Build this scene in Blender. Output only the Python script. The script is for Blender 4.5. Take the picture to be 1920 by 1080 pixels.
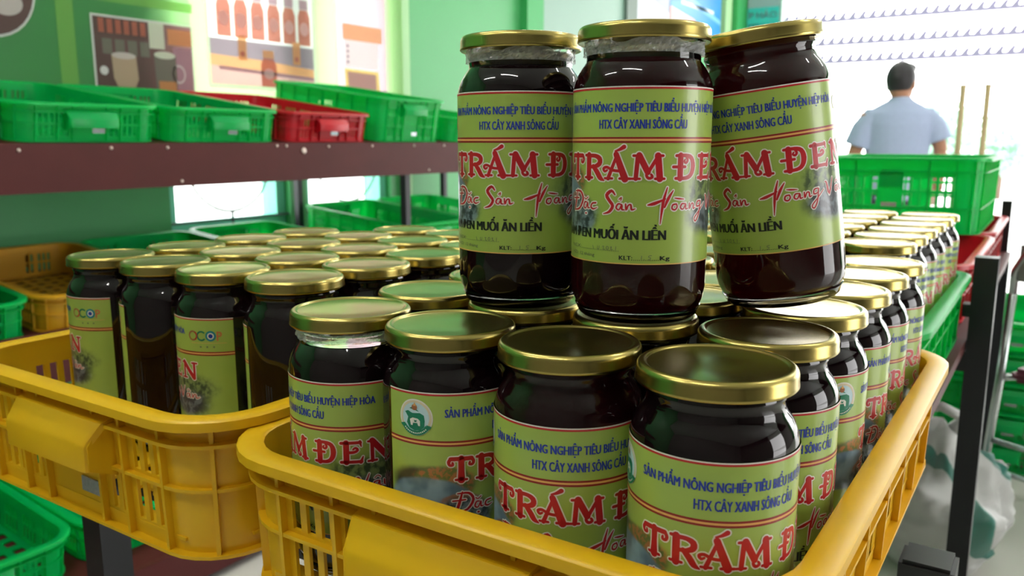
import bpy, bmesh, math, random
from mathutils import Vector, Matrix
random.seed(7)
for o in list(bpy.data.objects): bpy.data.objects.remove(o, do_unlink=True)
S = bpy.context.scene
C = S.collection
PI = math.pi
R = math.radians

# ------------------------------------------------------------------ camera, world, exposure
YAW = R(33.5)
cam_d = bpy.data.cameras.new('camera'); cam = bpy.data.objects.new('camera', cam_d); C.objects.link(cam)
cam.location = (0, 0, 1.1)
cam.rotation_euler = (R(90 - 10.07), 0, YAW)
cam_d.sensor_width = 36; cam_d.lens = 1550 / 1920 * 36
cam_d.clip_start = 0.02; cam_d.clip_end = 200
cam_d.dof.use_dof = True; cam_d.dof.focus_distance = 0.56; cam_d.dof.aperture_fstop = 10.5
S.camera = cam
FWD = Vector((-math.sin(YAW), math.cos(YAW), 0)); RIGHT = Vector((math.cos(YAW), math.sin(YAW), 0))

W = bpy.data.worlds.new('overcast_sky'); S.world = W; W.use_nodes = True
bg = W.node_tree.nodes['Background']
bg.inputs[0].default_value = (1.0, 0.99, 0.98, 1); bg.inputs[1].default_value = 7.0
S.view_settings.view_transform = 'Standard'; S.view_settings.look = 'None'
S.view_settings.gamma = 1; S.view_settings.use_curve_mapping = False
S.view_settings.exposure = 0.14
TUBE = 92.0          # strength of the ceiling tubes

# ------------------------------------------------------------------ materials
M = {}
def mat(name, col, rough=0.5, metal=0.0, spec=0.5, coat=0.0, trans=0.0, ior=1.45, emit=None, noise=None, transl=None, sub=0):
    m = bpy.data.materials.new(name); m.use_nodes = True
    nt = m.node_tree; b = nt.nodes['Principled BSDF']
    b.inputs['Base Color'].default_value = (*col, 1); b.inputs['Roughness'].default_value = rough
    b.inputs['Metallic'].default_value = metal; b.inputs['Specular IOR Level'].default_value = spec
    b.inputs['Coat Weight'].default_value = coat; b.inputs['Transmission Weight'].default_value = trans
    b.inputs['IOR'].default_value = ior
    if emit:
        b.inputs['Emission Color'].default_value = (*emit[0], 1); b.inputs['Emission Strength'].default_value = emit[1]
    if noise:      # (scale, amount, bump)
        tc = nt.nodes.new('ShaderNodeTexCoord'); nz = nt.nodes.new('ShaderNodeTexNoise')
        nz.inputs['Scale'].default_value = noise[0]; nz.inputs['Detail'].default_value = 4
        nt.links.new(tc.outputs['Object'], nz.inputs['Vector'])
        mr = nt.nodes.new('ShaderNodeMapRange'); mr.inputs['To Min'].default_value = 1 - noise[1]; mr.inputs['To Max'].default_value = 1 + noise[1]
        nt.links.new(nz.outputs['Fac'], mr.inputs['Value'])
        mx = nt.nodes.new('ShaderNodeMix'); mx.data_type = 'RGBA'; mx.blend_type = 'MULTIPLY'; mx.inputs['Factor'].default_value = 1
        mx.inputs['A'].default_value = (*col, 1)
        nt.links.new(mr.outputs['Result'], mx.inputs['B']); nt.links.new(mx.outputs['Result'], b.inputs['Base Color'])
        if len(noise) > 2 and noise[2]:
            bp = nt.nodes.new('ShaderNodeBump'); bp.inputs['Strength'].default_value = noise[2]; bp.inputs['Distance'].default_value = 0.002
            nt.links.new(nz.outputs['Fac'], bp.inputs['Height']); nt.links.new(bp.outputs['Normal'], b.inputs['Normal'])
    if transl:     # (colour, factor)
        t = nt.nodes.new('ShaderNodeBsdfTranslucent'); t.inputs['Color'].default_value = (*transl[0], 1)
        ms = nt.nodes.new('ShaderNodeMixShader'); ms.inputs[0].default_value = transl[1]
        nt.links.new(b.outputs[0], ms.inputs[1]); nt.links.new(t.outputs[0], ms.inputs[2])
        nt.links.new(ms.outputs[0], nt.nodes['Material Output'].inputs['Surface'])
    M[name] = m
    return m

mat('lid_gold', (0.40, 0.315, 0.095), 0.25, 1.0, noise=(60, 0.06, 0.01))
mat('lid_inside', (0.55, 0.55, 0.5), 0.4, 0.6)
mat('glass', (1, 1, 1), 0.0, trans=1.0, ior=1.45)
mat('film', (0.9, 0.92, 0.92), 0.12, spec=0.8, transl=((0.9, 0.95, 0.95), 0.45))
mat('dark_liquid', (0.006, 0.002, 0.003), 0.035, spec=0.5, transl=((0.20, 0.002, 0.008), 0.02))
mat('red_liquid', (0.010, 0.002, 0.003), 0.035, spec=0.5, transl=((0.70, 0.006, 0.025), 0.14))
mat('ink_blue', (0.012, 0.035, 0.34), 0.35)
mat('ink_red', (0.50, 0.012, 0.02), 0.35)
mat('ink_maroon', (0.28, 0.012, 0.015), 0.35)
mat('ink_orange', (0.80, 0.42, 0.13), 0.35)
mat('ink_white', (0.82, 0.78, 0.74), 0.35)
mat('ink_black', (0.01, 0.014, 0.012), 0.35)
mat('ink_green', (0.005, 0.20, 0.11), 0.35)
mat('ink_pale_blue', (0.55, 0.72, 0.80), 0.35)
mat('ink_beige', (0.72, 0.62, 0.45), 0.35)
mat('ink_salmon', (0.66, 0.13, 0.06), 0.35)
mat('ink_brown', (0.33, 0.12, 0.05), 0.35)
mat('ink_teal', (0.01, 0.24, 0.30), 0.35)
mat('ink_grey', (0.12, 0.13, 0.10), 0.35)
mat('yellow_plastic', (0.86, 0.50, 0.010), 0.33, noise=(14, 0.07, 0.02), transl=((0.9, 0.45, 0.01), 0.12))
mat('yellow_darker', (0.62, 0.32, 0.01), 0.4, noise=(14, 0.07, 0.02), transl=((0.7, 0.35, 0.01), 0.12))  # darker, slightly rougher yellow for the middle-shelf crate
mat('green_plastic', (0.0, 0.42, 0.12), 0.33, noise=(14, 0.07, 0.02), transl=((0.01, 1.0, 0.30), 0.48))
mat('red_plastic', (0.50, 0.006, 0.015), 0.35, noise=(14, 0.07, 0.02), transl=((0.7, 0.01, 0.02), 0.12))
mat('sticker_silver', (0.5, 0.55, 0.6), 0.25, 0.5, noise=(300, 0.35))
mat('maroon_board', (0.07, 0.012, 0.011), 0.5, spec=0.25, noise=(9, 0.18, 0.02))
mat('black_steel', (0.012, 0.013, 0.016), 0.4, 0.2)
mat('black_cap', (0.02, 0.021, 0.022), 0.45)
mat('screw', (0.55, 0.45, 0.4), 0.4, 0.7)
mat('wall_green', (0.075, 0.36, 0.125), 0.42, noise=(3, 0.05))
mat('wall_plain', (0.17, 0.165, 0.15), 0.6)
mat('column_green', (0.035, 0.34, 0.09), 0.5)
mat('panel_grey_green', (0.22, 0.36, 0.29), 0.45)
mat('strip_dark', (0.11, 0.16, 0.13), 0.5)
mat('pale_green_trim', (0.35, 0.60, 0.30), 0.5)
mat('white_paint', (0.78, 0.80, 0.78), 0.6)
mat('ceiling_white', (0.75, 0.78, 0.76), 0.8)
mat('floor_tile', (0.60, 0.58, 0.53), 0.12, noise=(2.5, 0.08))
mat('concrete', (0.62, 0.62, 0.60), 0.9, noise=(3, 0.1))
mat('turquoise_frame', (0.22, 0.70, 0.55), 0.4)
mat('grille_steel', (0.10, 0.14, 0.14), 0.5, 0.0)
mat('pane', (0.95, 1.0, 0.98), 0.0, trans=1.0, ior=1.02)
mat('tube_glow', (1, 1, 1), 0.5, emit=((1.0, 0.98, 0.93), TUBE))
mat('shirt_blue', (0.40, 0.47, 0.66), 0.8, noise=(40, 0.06), transl=((0.5, 0.55, 0.75), 0.12))
mat('trouser_dark', (0.03, 0.035, 0.05), 0.8)
mat('skin', (0.42, 0.20, 0.12), 0.55)
mat('hair', (0.012, 0.010, 0.012), 0.5, noise=(120, 0.3, 0.4))
mat('bamboo', (0.42, 0.33, 0.17), 0.6, noise=(20, 0.2))
mat('leaf', (0.33, 0.52, 0.42), 0.6, transl=((0.4, 0.6, 0.45), 0.4))  # leaf green paled to imitate flare from the bright yard
mat('bark', (0.16, 0.11, 0.08), 0.9)
mat('shutter_lavender', (0.42, 0.40, 0.54), 0.5, transl=((0.6, 0.56, 0.74), 0.3))  # lightened to imitate glare; backlit slats would look dark
mat('steel_tube', (0.42, 0.46, 0.45), 0.25, 0.9)
mat('chair_back', (0.16, 0.19, 0.17), 0.5)
mat('seat_maroon', (0.10, 0.015, 0.03), 0.5)
mat('blue_plastic', (0.03, 0.07, 0.42), 0.4)
mat('bag_white', (0.62, 0.62, 0.60), 0.4, noise=(12, 0.06, 0.1), transl=((0.7, 0.7, 0.68), 0.25))
mat('bag_green', (0.0, 0.19, 0.13), 0.4)
mat('bag_orange', (0.55, 0.20, 0.05), 0.4)
mat('sign_teal', (0.03, 0.45, 0.40), 0.4)
mat('sign_grey', (0.25, 0.36, 0.36), 0.4)
mat('sign_white', (0.8, 0.85, 0.85), 0.4)
def sheet(name, col, tf=0.5, tcol=None):
    return mat(name, col, 0.35, transl=(tcol or col, tf))
sheet('print_green', (0.05, 0.24, 0.075), 0.5, (0.42, 0.72, 0.28))
sheet('print_light_and_backlit', (0.17, 0.42, 0.08), 0.5, (0.6, 0.8, 0.4))
sheet('print_cream', (0.72, 0.80, 0.62), 0.5)
sheet('print_brown', (0.09, 0.05, 0.04), 0.4, (0.25, 0.10, 0.10))
sheet('print_pink', (0.62, 0.42, 0.40), 0.5, (0.85, 0.55, 0.50))
sheet('print_orange', (0.62, 0.28, 0.10), 0.5, (0.9, 0.55, 0.30))
sheet('print_rust', (0.42, 0.12, 0.07), 0.5, (0.75, 0.33, 0.26))
sheet('print_slate', (0.16, 0.13, 0.17), 0.5, (0.50, 0.40, 0.45))
sheet('print_mauve', (0.35, 0.22, 0.26), 0.5, (0.62, 0.42, 0.48))
sheet('print_white', (0.80, 0.78, 0.76), 0.5)
sheet('print_glass', (0.45, 0.34, 0.22), 0.4)
sheet('print_dark_glass', (0.16, 0.15, 0.11), 0.4)
sheet('print_egg', (0.55, 0.50, 0.46), 0.4)
sheet('print_yellow', (0.70, 0.55, 0.08), 0.5, (0.9, 0.8, 0.3))
sheet('poster_blue', (0.02, 0.28, 0.72), 0.1)
sheet('poster_sky', (0.20, 0.55, 0.85), 0.1)
sheet('poster_pink', (0.80, 0.35, 0.35), 0.1)
sheet('poster_grey', (0.30, 0.33, 0.46), 0.1)
sheet('poster_pale', (0.60, 0.62, 0.72), 0.1)

def see_through(name, fac, col):
    nt = M[name].node_tree; t = nt.nodes.new('ShaderNodeBsdfTransparent'); t.inputs[0].default_value = (*col, 1)
    out = nt.nodes['Material Output']; src = out.inputs['Surface'].links[0].from_socket
    ms = nt.nodes.new('ShaderNodeMixShader'); ms.inputs[0].default_value = fac
    nt.links.new(src, ms.inputs[1]); nt.links.new(t.outputs[0], ms.inputs[2]); nt.links.new(ms.outputs[0], out.inputs['Surface'])
mat('pane', (0.9, 0.95, 0.95), 0.02); see_through('pane', 0.94, (0.97, 1, 0.99))
see_through('film', 0.55, (1, 1, 1))
def label_material():
    m = bpy.data.materials.new('label_paper'); m.use_nodes = True; M['label_paper'] = m
    nt = m.node_tree; N = nt.nodes; L = nt.links; b = N['Principled BSDF']
    b.inputs['Roughness'].default_value = 0.3; b.inputs['Coat Weight'].default_value = 0.15
    uv = N.new('ShaderNodeUVMap'); sp = N.new('ShaderNodeSeparateXYZ'); L.new(uv.outputs[0], sp.inputs[0])
    def math_(op, a, b_=None, c=None):
        n = N.new('ShaderNodeMath'); n.operation = op
        for i, v in enumerate((a, b_, c)):
            if v is None: continue
            if isinstance(v, (int, float)): n.inputs[i].default_value = v
            else: L.new(v, n.inputs[i])
        return n.outputs[0]
    def noise(scale, det=3, off=0.0):
        mp = N.new('ShaderNodeMapping'); mp.inputs['Location'].default_value = (off, off * 1.7, 0); L.new(uv.outputs[0], mp.inputs[0])
        n = N.new('ShaderNodeTexNoise'); n.inputs['Scale'].default_value = scale; n.inputs['Detail'].default_value = det
        L.new(mp.outputs[0], n.inputs[0]); return n.outputs['Fac']
    def mix(f, a, b_):
        n = N.new('ShaderNodeMix'); n.data_type = 'RGBA'
        L.new(f, n.inputs['Factor']) if not isinstance(f, (int, float)) else None
        for s, v in (('A', a), ('B', b_)):
            if isinstance(v, tuple): n.inputs[s].default_value = (*v, 1)
            else: L.new(v, n.inputs[s])
        return n.outputs['Result']
    def smooth(v, lo, hi, inv=False):
        n = N.new('ShaderNodeMapRange'); n.interpolation_type = 'SMOOTHSTEP'
        n.inputs['From Min'].default_value = lo; n.inputs['From Max'].default_value = hi
        if inv: n.inputs['To Min'].default_value = 1; n.inputs['To Max'].default_value = 0
        L.new(v, n.inputs['Value']); return n.outputs['Result']
    def blob(cx, cz, rx, rz, wob=0.35, soft=0.45):      # UV unit: 1 = 100 degrees / 100 mm
        dx = math_('DIVIDE', math_('SUBTRACT', sp.outputs[0], cx), rx); dz = math_('DIVIDE', math_('SUBTRACT', sp.outputs[1], cz), rz)
        d = math_('SQRT', math_('ADD', math_('MULTIPLY', dx, dx), math_('MULTIPLY', dz, dz)))
        d = math_('ADD', d, math_('MULTIPLY', math_('SUBTRACT', noise(9, 4, cx), 0.5), wob * 2))
        return smooth(d, 1 - soft, 1 + soft * 0.4, True)
    col = mix(smooth(noise(1.2, 2, 3), 0.35, 0.7), (0.335, 0.465, 0.083), (0.365, 0.495, 0.096))
    # dish of fruit beside a blue-grey bowl (left picture)
    fruit = mix(smooth(noise(22, 3, 1), 0.42, 0.58), (0.13, 0.17, 0.05), (0.42, 0.16, 0.06))
    bowl = mix(smooth(noise(5, 2, 5), 0.35, 0.62), (0.13, 0.21, 0.28), (0.30, 0.43, 0.52))
    col = mix(blob(-0.14, 0.95, 0.38, 0.14, 0.08, 0.25), col, (0.05, 0.045, 0.03))
    col = mix(blob(-0.02, 0.985, 0.27, 0.115, 0.12, 0.2), col, fruit)
    col = mix(blob(-0.15, 0.86, 0.36, 0.15, 0.05, 0.12), col, bowl)
    col = mix(blob(0.12, 0.84, 0.17, 0.06, 0.15, 0.2), col, (0.40, 0.17, 0.09))
    col = mix(blob(0.14, 0.74, 0.26, 0.15, 0.15, 0.3), col, mix(smooth(noise(14, 3, 8), 0.4, 0.6), (0.03, 0.045, 0.05), (0.20, 0.27, 0.30)))
    # dark fruit on a leafy twig (right picture)
    twig = mix(smooth(noise(18, 4, 2), 0.4, 0.62), (0.05, 0.08, 0.035), (0.22, 0.30, 0.10))
    plums = mix(smooth(noise(11, 2, 4), 0.45, 0.6), (0.03, 0.035, 0.05), (0.16, 0.19, 0.22))
    col = mix(blob(1.52, 0.89, 0.44, 0.17, 0.2, 0.4), col, twig)
    col = mix(blob(1.50, 0.74, 0.38, 0.15, 0.2, 0.4), col, plums)
    L.new(col, b.inputs['Base Color'])
label_material()

# ------------------------------------------------------------------ mesh helpers
def mesh(name, verts, faces, mats=None, idx=None, smooth=False):
    me = bpy.data.meshes.new(name); me.from_pydata([tuple(v) for v in verts], [], faces); me.update()
    for m in (mats or []): me.materials.append(M[m])
    if idx: me.polygons.foreach_set('material_index', idx)
    if smooth: me.polygons.foreach_set('use_smooth', [True] * len(me.polygons))
    return me
class MB:
    def __init__(s): s.v = []; s.f = []; s.i = []; s.names = []
    def mi(s, m):
        if m not in s.names: s.names.append(m)
        return s.names.index(m)
    def add(s, vs, fs, m):
        k = len(s.v); s.v += [tuple(v) for v in vs]; s.f += [tuple(a + k for a in f) for f in fs]; s.i += [s.mi(m)] * len(fs)
    def box(s, lo, hi, m, mx=None):
        x0, y0, z0 = lo; x1, y1, z1 = hi
        vs = [Vector(p) for p in ((x0,y0,z0),(x1,y0,z0),(x1,y1,z0),(x0,y1,z0),(x0,y0,z1),(x1,y0,z1),(x1,y1,z1),(x0,y1,z1))]
        if mx: vs = [mx @ v for v in vs]
        s.add(vs, [(0,3,2,1),(4,5,6,7),(0,1,5,4),(1,2,6,5),(2,3,7,6),(3,0,4,7)], m)
    def tube(s, pts, r, m, n=10, closed=False, caps=True):
        pts = [Vector(p) for p in pts]; rs = r if isinstance(r, (list, tuple)) else [r] * len(pts)
        rings = []; up = None
        for k, p in enumerate(pts):
            a = pts[(k - 1) % len(pts)] if (closed or k > 0) else p; b = pts[(k + 1) % len(pts)] if (closed or k < len(pts) - 1) else p
            t = (b - a).normalized()
            if up is None: up = t.orthogonal().normalized()
            up = (up - t * up.dot(t)); up = up.normalized() if up.length > 1e-6 else t.orthogonal().normalized()
            w = t.cross(up)
            rings.append([p + (up * math.cos(2*PI*j/n) + w * math.sin(2*PI*j/n)) * rs[k] for j in range(n)])
        vs = [v for ring in rings for v in ring]; fs = []; q = len(rings)
        for k in range(q if closed else q - 1):
            k2 = (k + 1) % q
            for j in range(n): fs.append((k*n+j, k*n+(j+1)%n, k2*n+(j+1)%n, k2*n+j))
        if caps and not closed: fs.append(tuple(range(n))[::-1]); fs.append(tuple((q-1)*n + j for j in range(n)))
        s.add(vs, fs, m)
    def lathe(s, prof, m, n=48, closed=False, z0=None):
        vs = []; fs = []; q = len(prof)
        for (r, z) in prof:
            for j in range(n): vs.append((r * math.cos(2*PI*j/n), r * math.sin(2*PI*j/n), z))
        for k in range(q if closed else q - 1):
            k2 = (k + 1) % q
            for j in range(n): fs.append((k*n+j, k*n+(j+1)%n, k2*n+(j+1)%n, k2*n+j))
        s.add(vs, fs, m)
    def ellipsoid(s, c, r, m, nu=16, nv=10, mx=None):
        vs = []; fs = []
        for i in range(nv + 1):
            th = PI * i / nv
            for j in range(nu):
                p = Vector((r[0]*math.sin(th)*math.cos(2*PI*j/nu), r[1]*math.sin(th)*math.sin(2*PI*j/nu), r[2]*math.cos(th)))
                if mx: p = mx @ p
                vs.append(p + Vector(c))
        for i in range(nv):
            for j in range(nu): fs.append((i*nu+j, (i+1)*nu+j, (i+1)*nu+(j+1)%nu, i*nu+(j+1)%nu))
        s.add(vs, fs, m)
    def mesh(s, name, smooth=False): return mesh(name, s.v, s.f, s.names, s.i, smooth)
def shade_auto(me, ang=35):
    me.polygons.foreach_set('use_smooth', [True] * len(me.polygons))
    bm = bmesh.new(); bm.from_mesh(me)
    bmesh.ops.remove_doubles(bm, verts=bm.verts, dist=1e-6)
    for e in bm.edges:
        e.smooth = not (len(e.link_faces) == 2 and e.calc_face_angle(0) > R(ang))
    bm.to_mesh(me); bm.free(); return me
def tag(o, label=None, cat=None, group=None, kind=None):
    if label: o['label'] = label
    if cat: o['category'] = cat
    if group: o['group'] = group
    if kind: o['kind'] = kind
    return o
def put(name, me, parent=None, loc=None):
    o = bpy.data.objects.new(name, me); C.objects.link(o)
    if parent: o.parent = parent
    if loc: o.location = loc
    return o
def empty(name, loc=(0,0,0), rz=0, label=None, cat=None, group=None):
    o = bpy.data.objects.new(name, None); C.objects.link(o); o.empty_display_size = 0.05
    o.location = loc; o.rotation_euler = (0, 0, rz); return tag(o, label, cat, group)
def children(o): return [c for c in C.objects if c.parent == o]
KIDS = {}
def clone(root):
    if root not in KIDS: KIDS[root] = [(k, children(k)) for k in children(root)]
    r = root.copy(); C.objects.link(r)
    for k, gs in KIDS[root]:
        c = k.copy(); C.objects.link(c); c.parent = r
        for g in gs:
            d = g.copy(); C.objects.link(d); d.parent = c
    return r
def struct(name, mb, smooth=False):
    return tag(put(name, mb.mesh(name, smooth)), kind='structure')

# ------------------------------------------------------------------ the room
WX = -3.0; FY = 8.75; CEIL = 3.3
b = MB(); b.box((WX - .3, -3.2, -.1), (5.2, FY + .35, 0), 'floor_tile'); struct('floor', b)
b = MB(); b.box((WX - .3, -3.2, CEIL), (5.2, FY + .35, CEIL + .15), 'ceiling_white'); struct('ceiling', b)
b = MB(); b.box((-40, FY + .35, -.16), (60, 90, -.06), 'concrete'); struct('floor_yard', b)
b = MB(); b.box((-40, -20, -.2), (WX - .3, FY + .35, -.1), 'concrete'); struct('floor_side_yard', b)
# left wall with two window openings
WIN = [(2.03, 2.66), (2.76, 3.36)]; WZ0, WZ1 = 0.70, 2.15
b = MB()
b.box((WX - .2, -3.2, 0), (WX, WIN[0][0], CEIL), 'wall_green')
b.box((WX - .2, WIN[0][1], WZ0), (WX, WIN[1][0], WZ1), 'wall_green')
b.box((WX - .2, WIN[1][1], 0), (WX, FY + .2, CEIL), 'wall_green')
b.box((WX - .2, WIN[0][0], 0), (WX, WIN[1][1], WZ0), 'wall_green')
b.box((WX - .2, WIN[0][0], WZ1), (WX, WIN[1][1], CEIL), 'wall_green')
struct('wall_left', b)
for k, (y0, y1) in enumerate(WIN):
    b = MB(); t = 0.05; x0, x1 = WX - .14, WX - .04
    b.box((x0, y0, WZ0), (x1, y0 + t, WZ1), 'turquoise_frame'); b.box((x0, y1 - t, WZ0), (x1, y1, WZ1), 'turquoise_frame')
    b.box((x0, y0 + t, WZ0), (x1, y1 - t, WZ0 + .06), 'turquoise_frame'); b.box((x0, y0 + t, WZ1 - .05), (x1, y1 - t, WZ1), 'turquoise_frame')
    w = struct('window_%d' % (k + 1), b)
    p = MB(); p.box((WX - .10, y0 + t, WZ0 + .06), (WX - .095, y1 - t, WZ1 - .05), 'pane'); put('pane', p.mesh('pane'), w)
    g = MB(); yc = (y0 + y1) / 2
    g.tube([(WX - .02, y0, .765), (WX - .02, y1, .765)], .006, 'grille_steel')
    g.tube([(WX - .02, yc, .70), (WX - .02, yc, .80)], .006, 'grille_steel')
    rr = .215
    g.tube([(WX - .02, yc + rr * math.sin(a * PI / 16), .80 + rr - rr * math.cos(a * PI / 16)) for a in range(32)], .0055, 'grille_steel', closed=True, n=6)
    put('window_grille', g.mesh('window_grille'), w)
# far wall with the wide shop door
b = MB()
b.box((WX - .2, FY, 0), (-2.53, FY + .2, CEIL), 'panel_grey_green')
b.box((-2.53, FY, 2.9), (4.0, FY + .2, CEIL), 'wall_green')
b.box((4.0, FY, 0), (5.2, FY + .2, CEIL), 'wall_green')
struct('wall_far', b)
# right wall: open bays between pillars (the shop front), back wall behind the camera
b = MB()
for (y0, y1) in ((-3.2, 1.6), (4.4, FY)): b.box((5.0, y0, 0), (5.2, y1, CEIL), 'wall_plain')
b.box((5.0, -3.2, 2.7), (5.2, FY, CEIL), 'white_paint'); struct('wall_right', b)
b = MB(); b.box((WX - .2, -3.2, 0), (5.2, -3.0, CEIL), 'wall_plain'); struct('wall_back', b)
# trims on the left wall
for k, (y0, y1, z0, z1, d, m) in enumerate(((4.62, 4.82, 0, CEIL, .06, 'column_green'), (4.82, 6.08, 0, CEIL, .02, 'panel_grey_green'), (6.08, 6.27, 0, CEIL, .05, 'strip_dark'),
                                 (8.25, 8.42, 0, CEIL, .07, 'pale_green_trim'), (8.45, FY, 0, CEIL, .12, 'column_green'), (3.43, 3.50, 0, CEIL, .03, 'pale_green_trim'))):
    b = MB(); b.box((WX, y0, z0), (WX + d, y1, z1), m); struct('trim_%d' % (k + 1), b)
# ceiling tube lamps, the last two added to brighten the crate fronts
k = 0
for (x, y) in ((-1.6, .6), (-1.6, 3.4), (.8, 2.2), (.8, 5.4), (-1.4, 6.2), (-.3, -.8), (-1.9, -1.2)):
    t = empty('ceiling_lamp', (x, y, CEIL), 0.0, 'white tube ceiling lamp fixed to the ceiling of the shop', 'lamp', 'ceiling tube lamps')
    a = MB(); a.box((-.6, -.09, -.05), (.6, .09, 0), 'white_paint'); put('lamp_housing', a.mesh('lamp_housing'), t)
    for s_ in (0,):
        a = MB(); a.tube([(-.58, s_, -.075), (.58, s_, -.075)], .016, 'tube_glow', 10); put('lamp_tube', a.mesh('lamp_tube', True), t)

# ------------------------------------------------------------------ jars
JR = 0.048; JH = 0.2015; LR = 0.04835          # body radius, height, label radius
def arcs(prof): return prof
def profile_body(top):
    p = [(0, .004), (.036, .004), (.040, .0055), (.0445, .009), (.0470, .015), (.048, .022), (.048, .158), (.0474, .163), (.0456, .1685), (.0430, .173), (.0405, .1765), (.0393, .180)]
    if top: p += [(.0393, .1840), (.0402, .1855), (.0402, .1875), (.0392, .189), (.0392, .198)]
    return p
SEG = 64
def dense(p):       # cubic resample of the profile so that highlights run smoothly
    return p
b = MB(); b.lathe(profile_body(False)[:-1] + [(.0390, .1785), (0, .1785)], 'dark_liquid', SEG); me_body_open = shade_auto(b.mesh('jar_body'), 50)
b = MB(); b.lathe(profile_body(False)[:-1] + [(.0390, .1785), (0, .1785)], 'red_liquid', SEG); me_body_red = shade_auto(b.mesh('jar_body_red'), 50)
b = MB(); b.lathe(profile_body(True), 'dark_liquid', SEG); me_body_full = shade_auto(b.mesh('jar_body_full'), 50)
b = MB(); b.lathe(profile_body(True), 'red_liquid', SEG); me_body_full_red = shade_auto(b.mesh('jar_body_full_red'), 50)
b = MB(); b.lathe([(.0394, .1775), (.0394, .1840), (.0404, .1855), (.0404, .1880), (.0394, .1895), (.0394, .1995), (.0366, .1995), (.0366, .1795), (.0380, .1775)], 'glass', SEG, closed=True)
me_neck = shade_auto(b.mesh('jar_neck'), 50)
b = MB(); b.lathe([(0, .0), (.036, .0), (.0400, .0004), (.0425, .0025), (.0452, .0085), (.0445, .0088), (.040, .0053), (.036, .0038), (0, .0038)], 'glass', SEG); me_base = shade_auto(b.mesh('jar_base'), 50)
b = MB()
b.lathe([(.0405, .1912), (.0440, .1908), (.0455, .1904), (.0461, .1912), (.0460, .1924), (.0457, .1936), (.0457, .1976), (.0454, .1990), (.0447, .2003), (.0436, .2012), (.0422, .2015), (.0410, .2013), (.0401, .2005), (.0390, .2001), (.012, .2004), (0, .2004)], 'lid_gold', SEG)
me_lid = shade_auto(b.mesh('lid'), 60)
# a torn, crinkled strip of clear sealing film round the neck
b = MB(); rnd = random.Random(3); prof = []
vs = []; fs = []; n = 120; rows = 7
for i in range(rows):
    for j in range(n):
        a = 2*PI*j/n; rr = .0412 + .0011 * math.sin(j*2.1 + i*1.3) * rnd.random() + .0006 * rnd.uniform(-1, 1)
        z = .1815 + i * .0014 + (.0016 * math.sin(a*5) + .0009 * math.sin(a*11 + 1)) * (i / rows)
        vs.append((rr * math.cos(a), rr * math.sin(a), min(z, .1908)))
for i in range(rows - 1):
    for j in range(n): fs.append((i*n+j, i*n+(j+1) % n, (i+1)*n+(j+1) % n, (i+1)*n+j))
b.add(vs, fs, 'film'); me_film = b.mesh('seal_film')

DEG0, DEG1 = -52.0, 216.0; LZ0, LZ1 = 0.0426, 0.1593
def wrap(phi, z, r): a = R(phi); return (r * math.cos(a), r * math.sin(a), z)
def label_mesh():
    n = 68; zs = [LZ0, .06, .08, .10, .12, .14, LZ1]; vs = []; fs = []; uv = []
    for z in zs:
        for j in range(n + 1): vs.append(wrap(DEG0 + (DEG1 - DEG0) * j / n, z, LR))
    for i in range(len(zs) - 1):
        for j in range(n): fs.append((i*(n+1)+j, i*(n+1)+j+1, (i+1)*(n+1)+j+1, (i+1)*(n+1)+j))
    me = mesh('label', vs, fs, ['label_paper'], smooth=True)
    l = me.uv_layers.new(name='UVMap')
    for lp in me.loops:
        k = lp.vertex_index; z = zs[k // (n+1)]; ph = DEG0 + (DEG1 - DEG0) * (k % (n+1)) / n
        l.data[lp.index].uv = (ph / 100, z / .1)
    return me
me_label = label_mesh()

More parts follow.
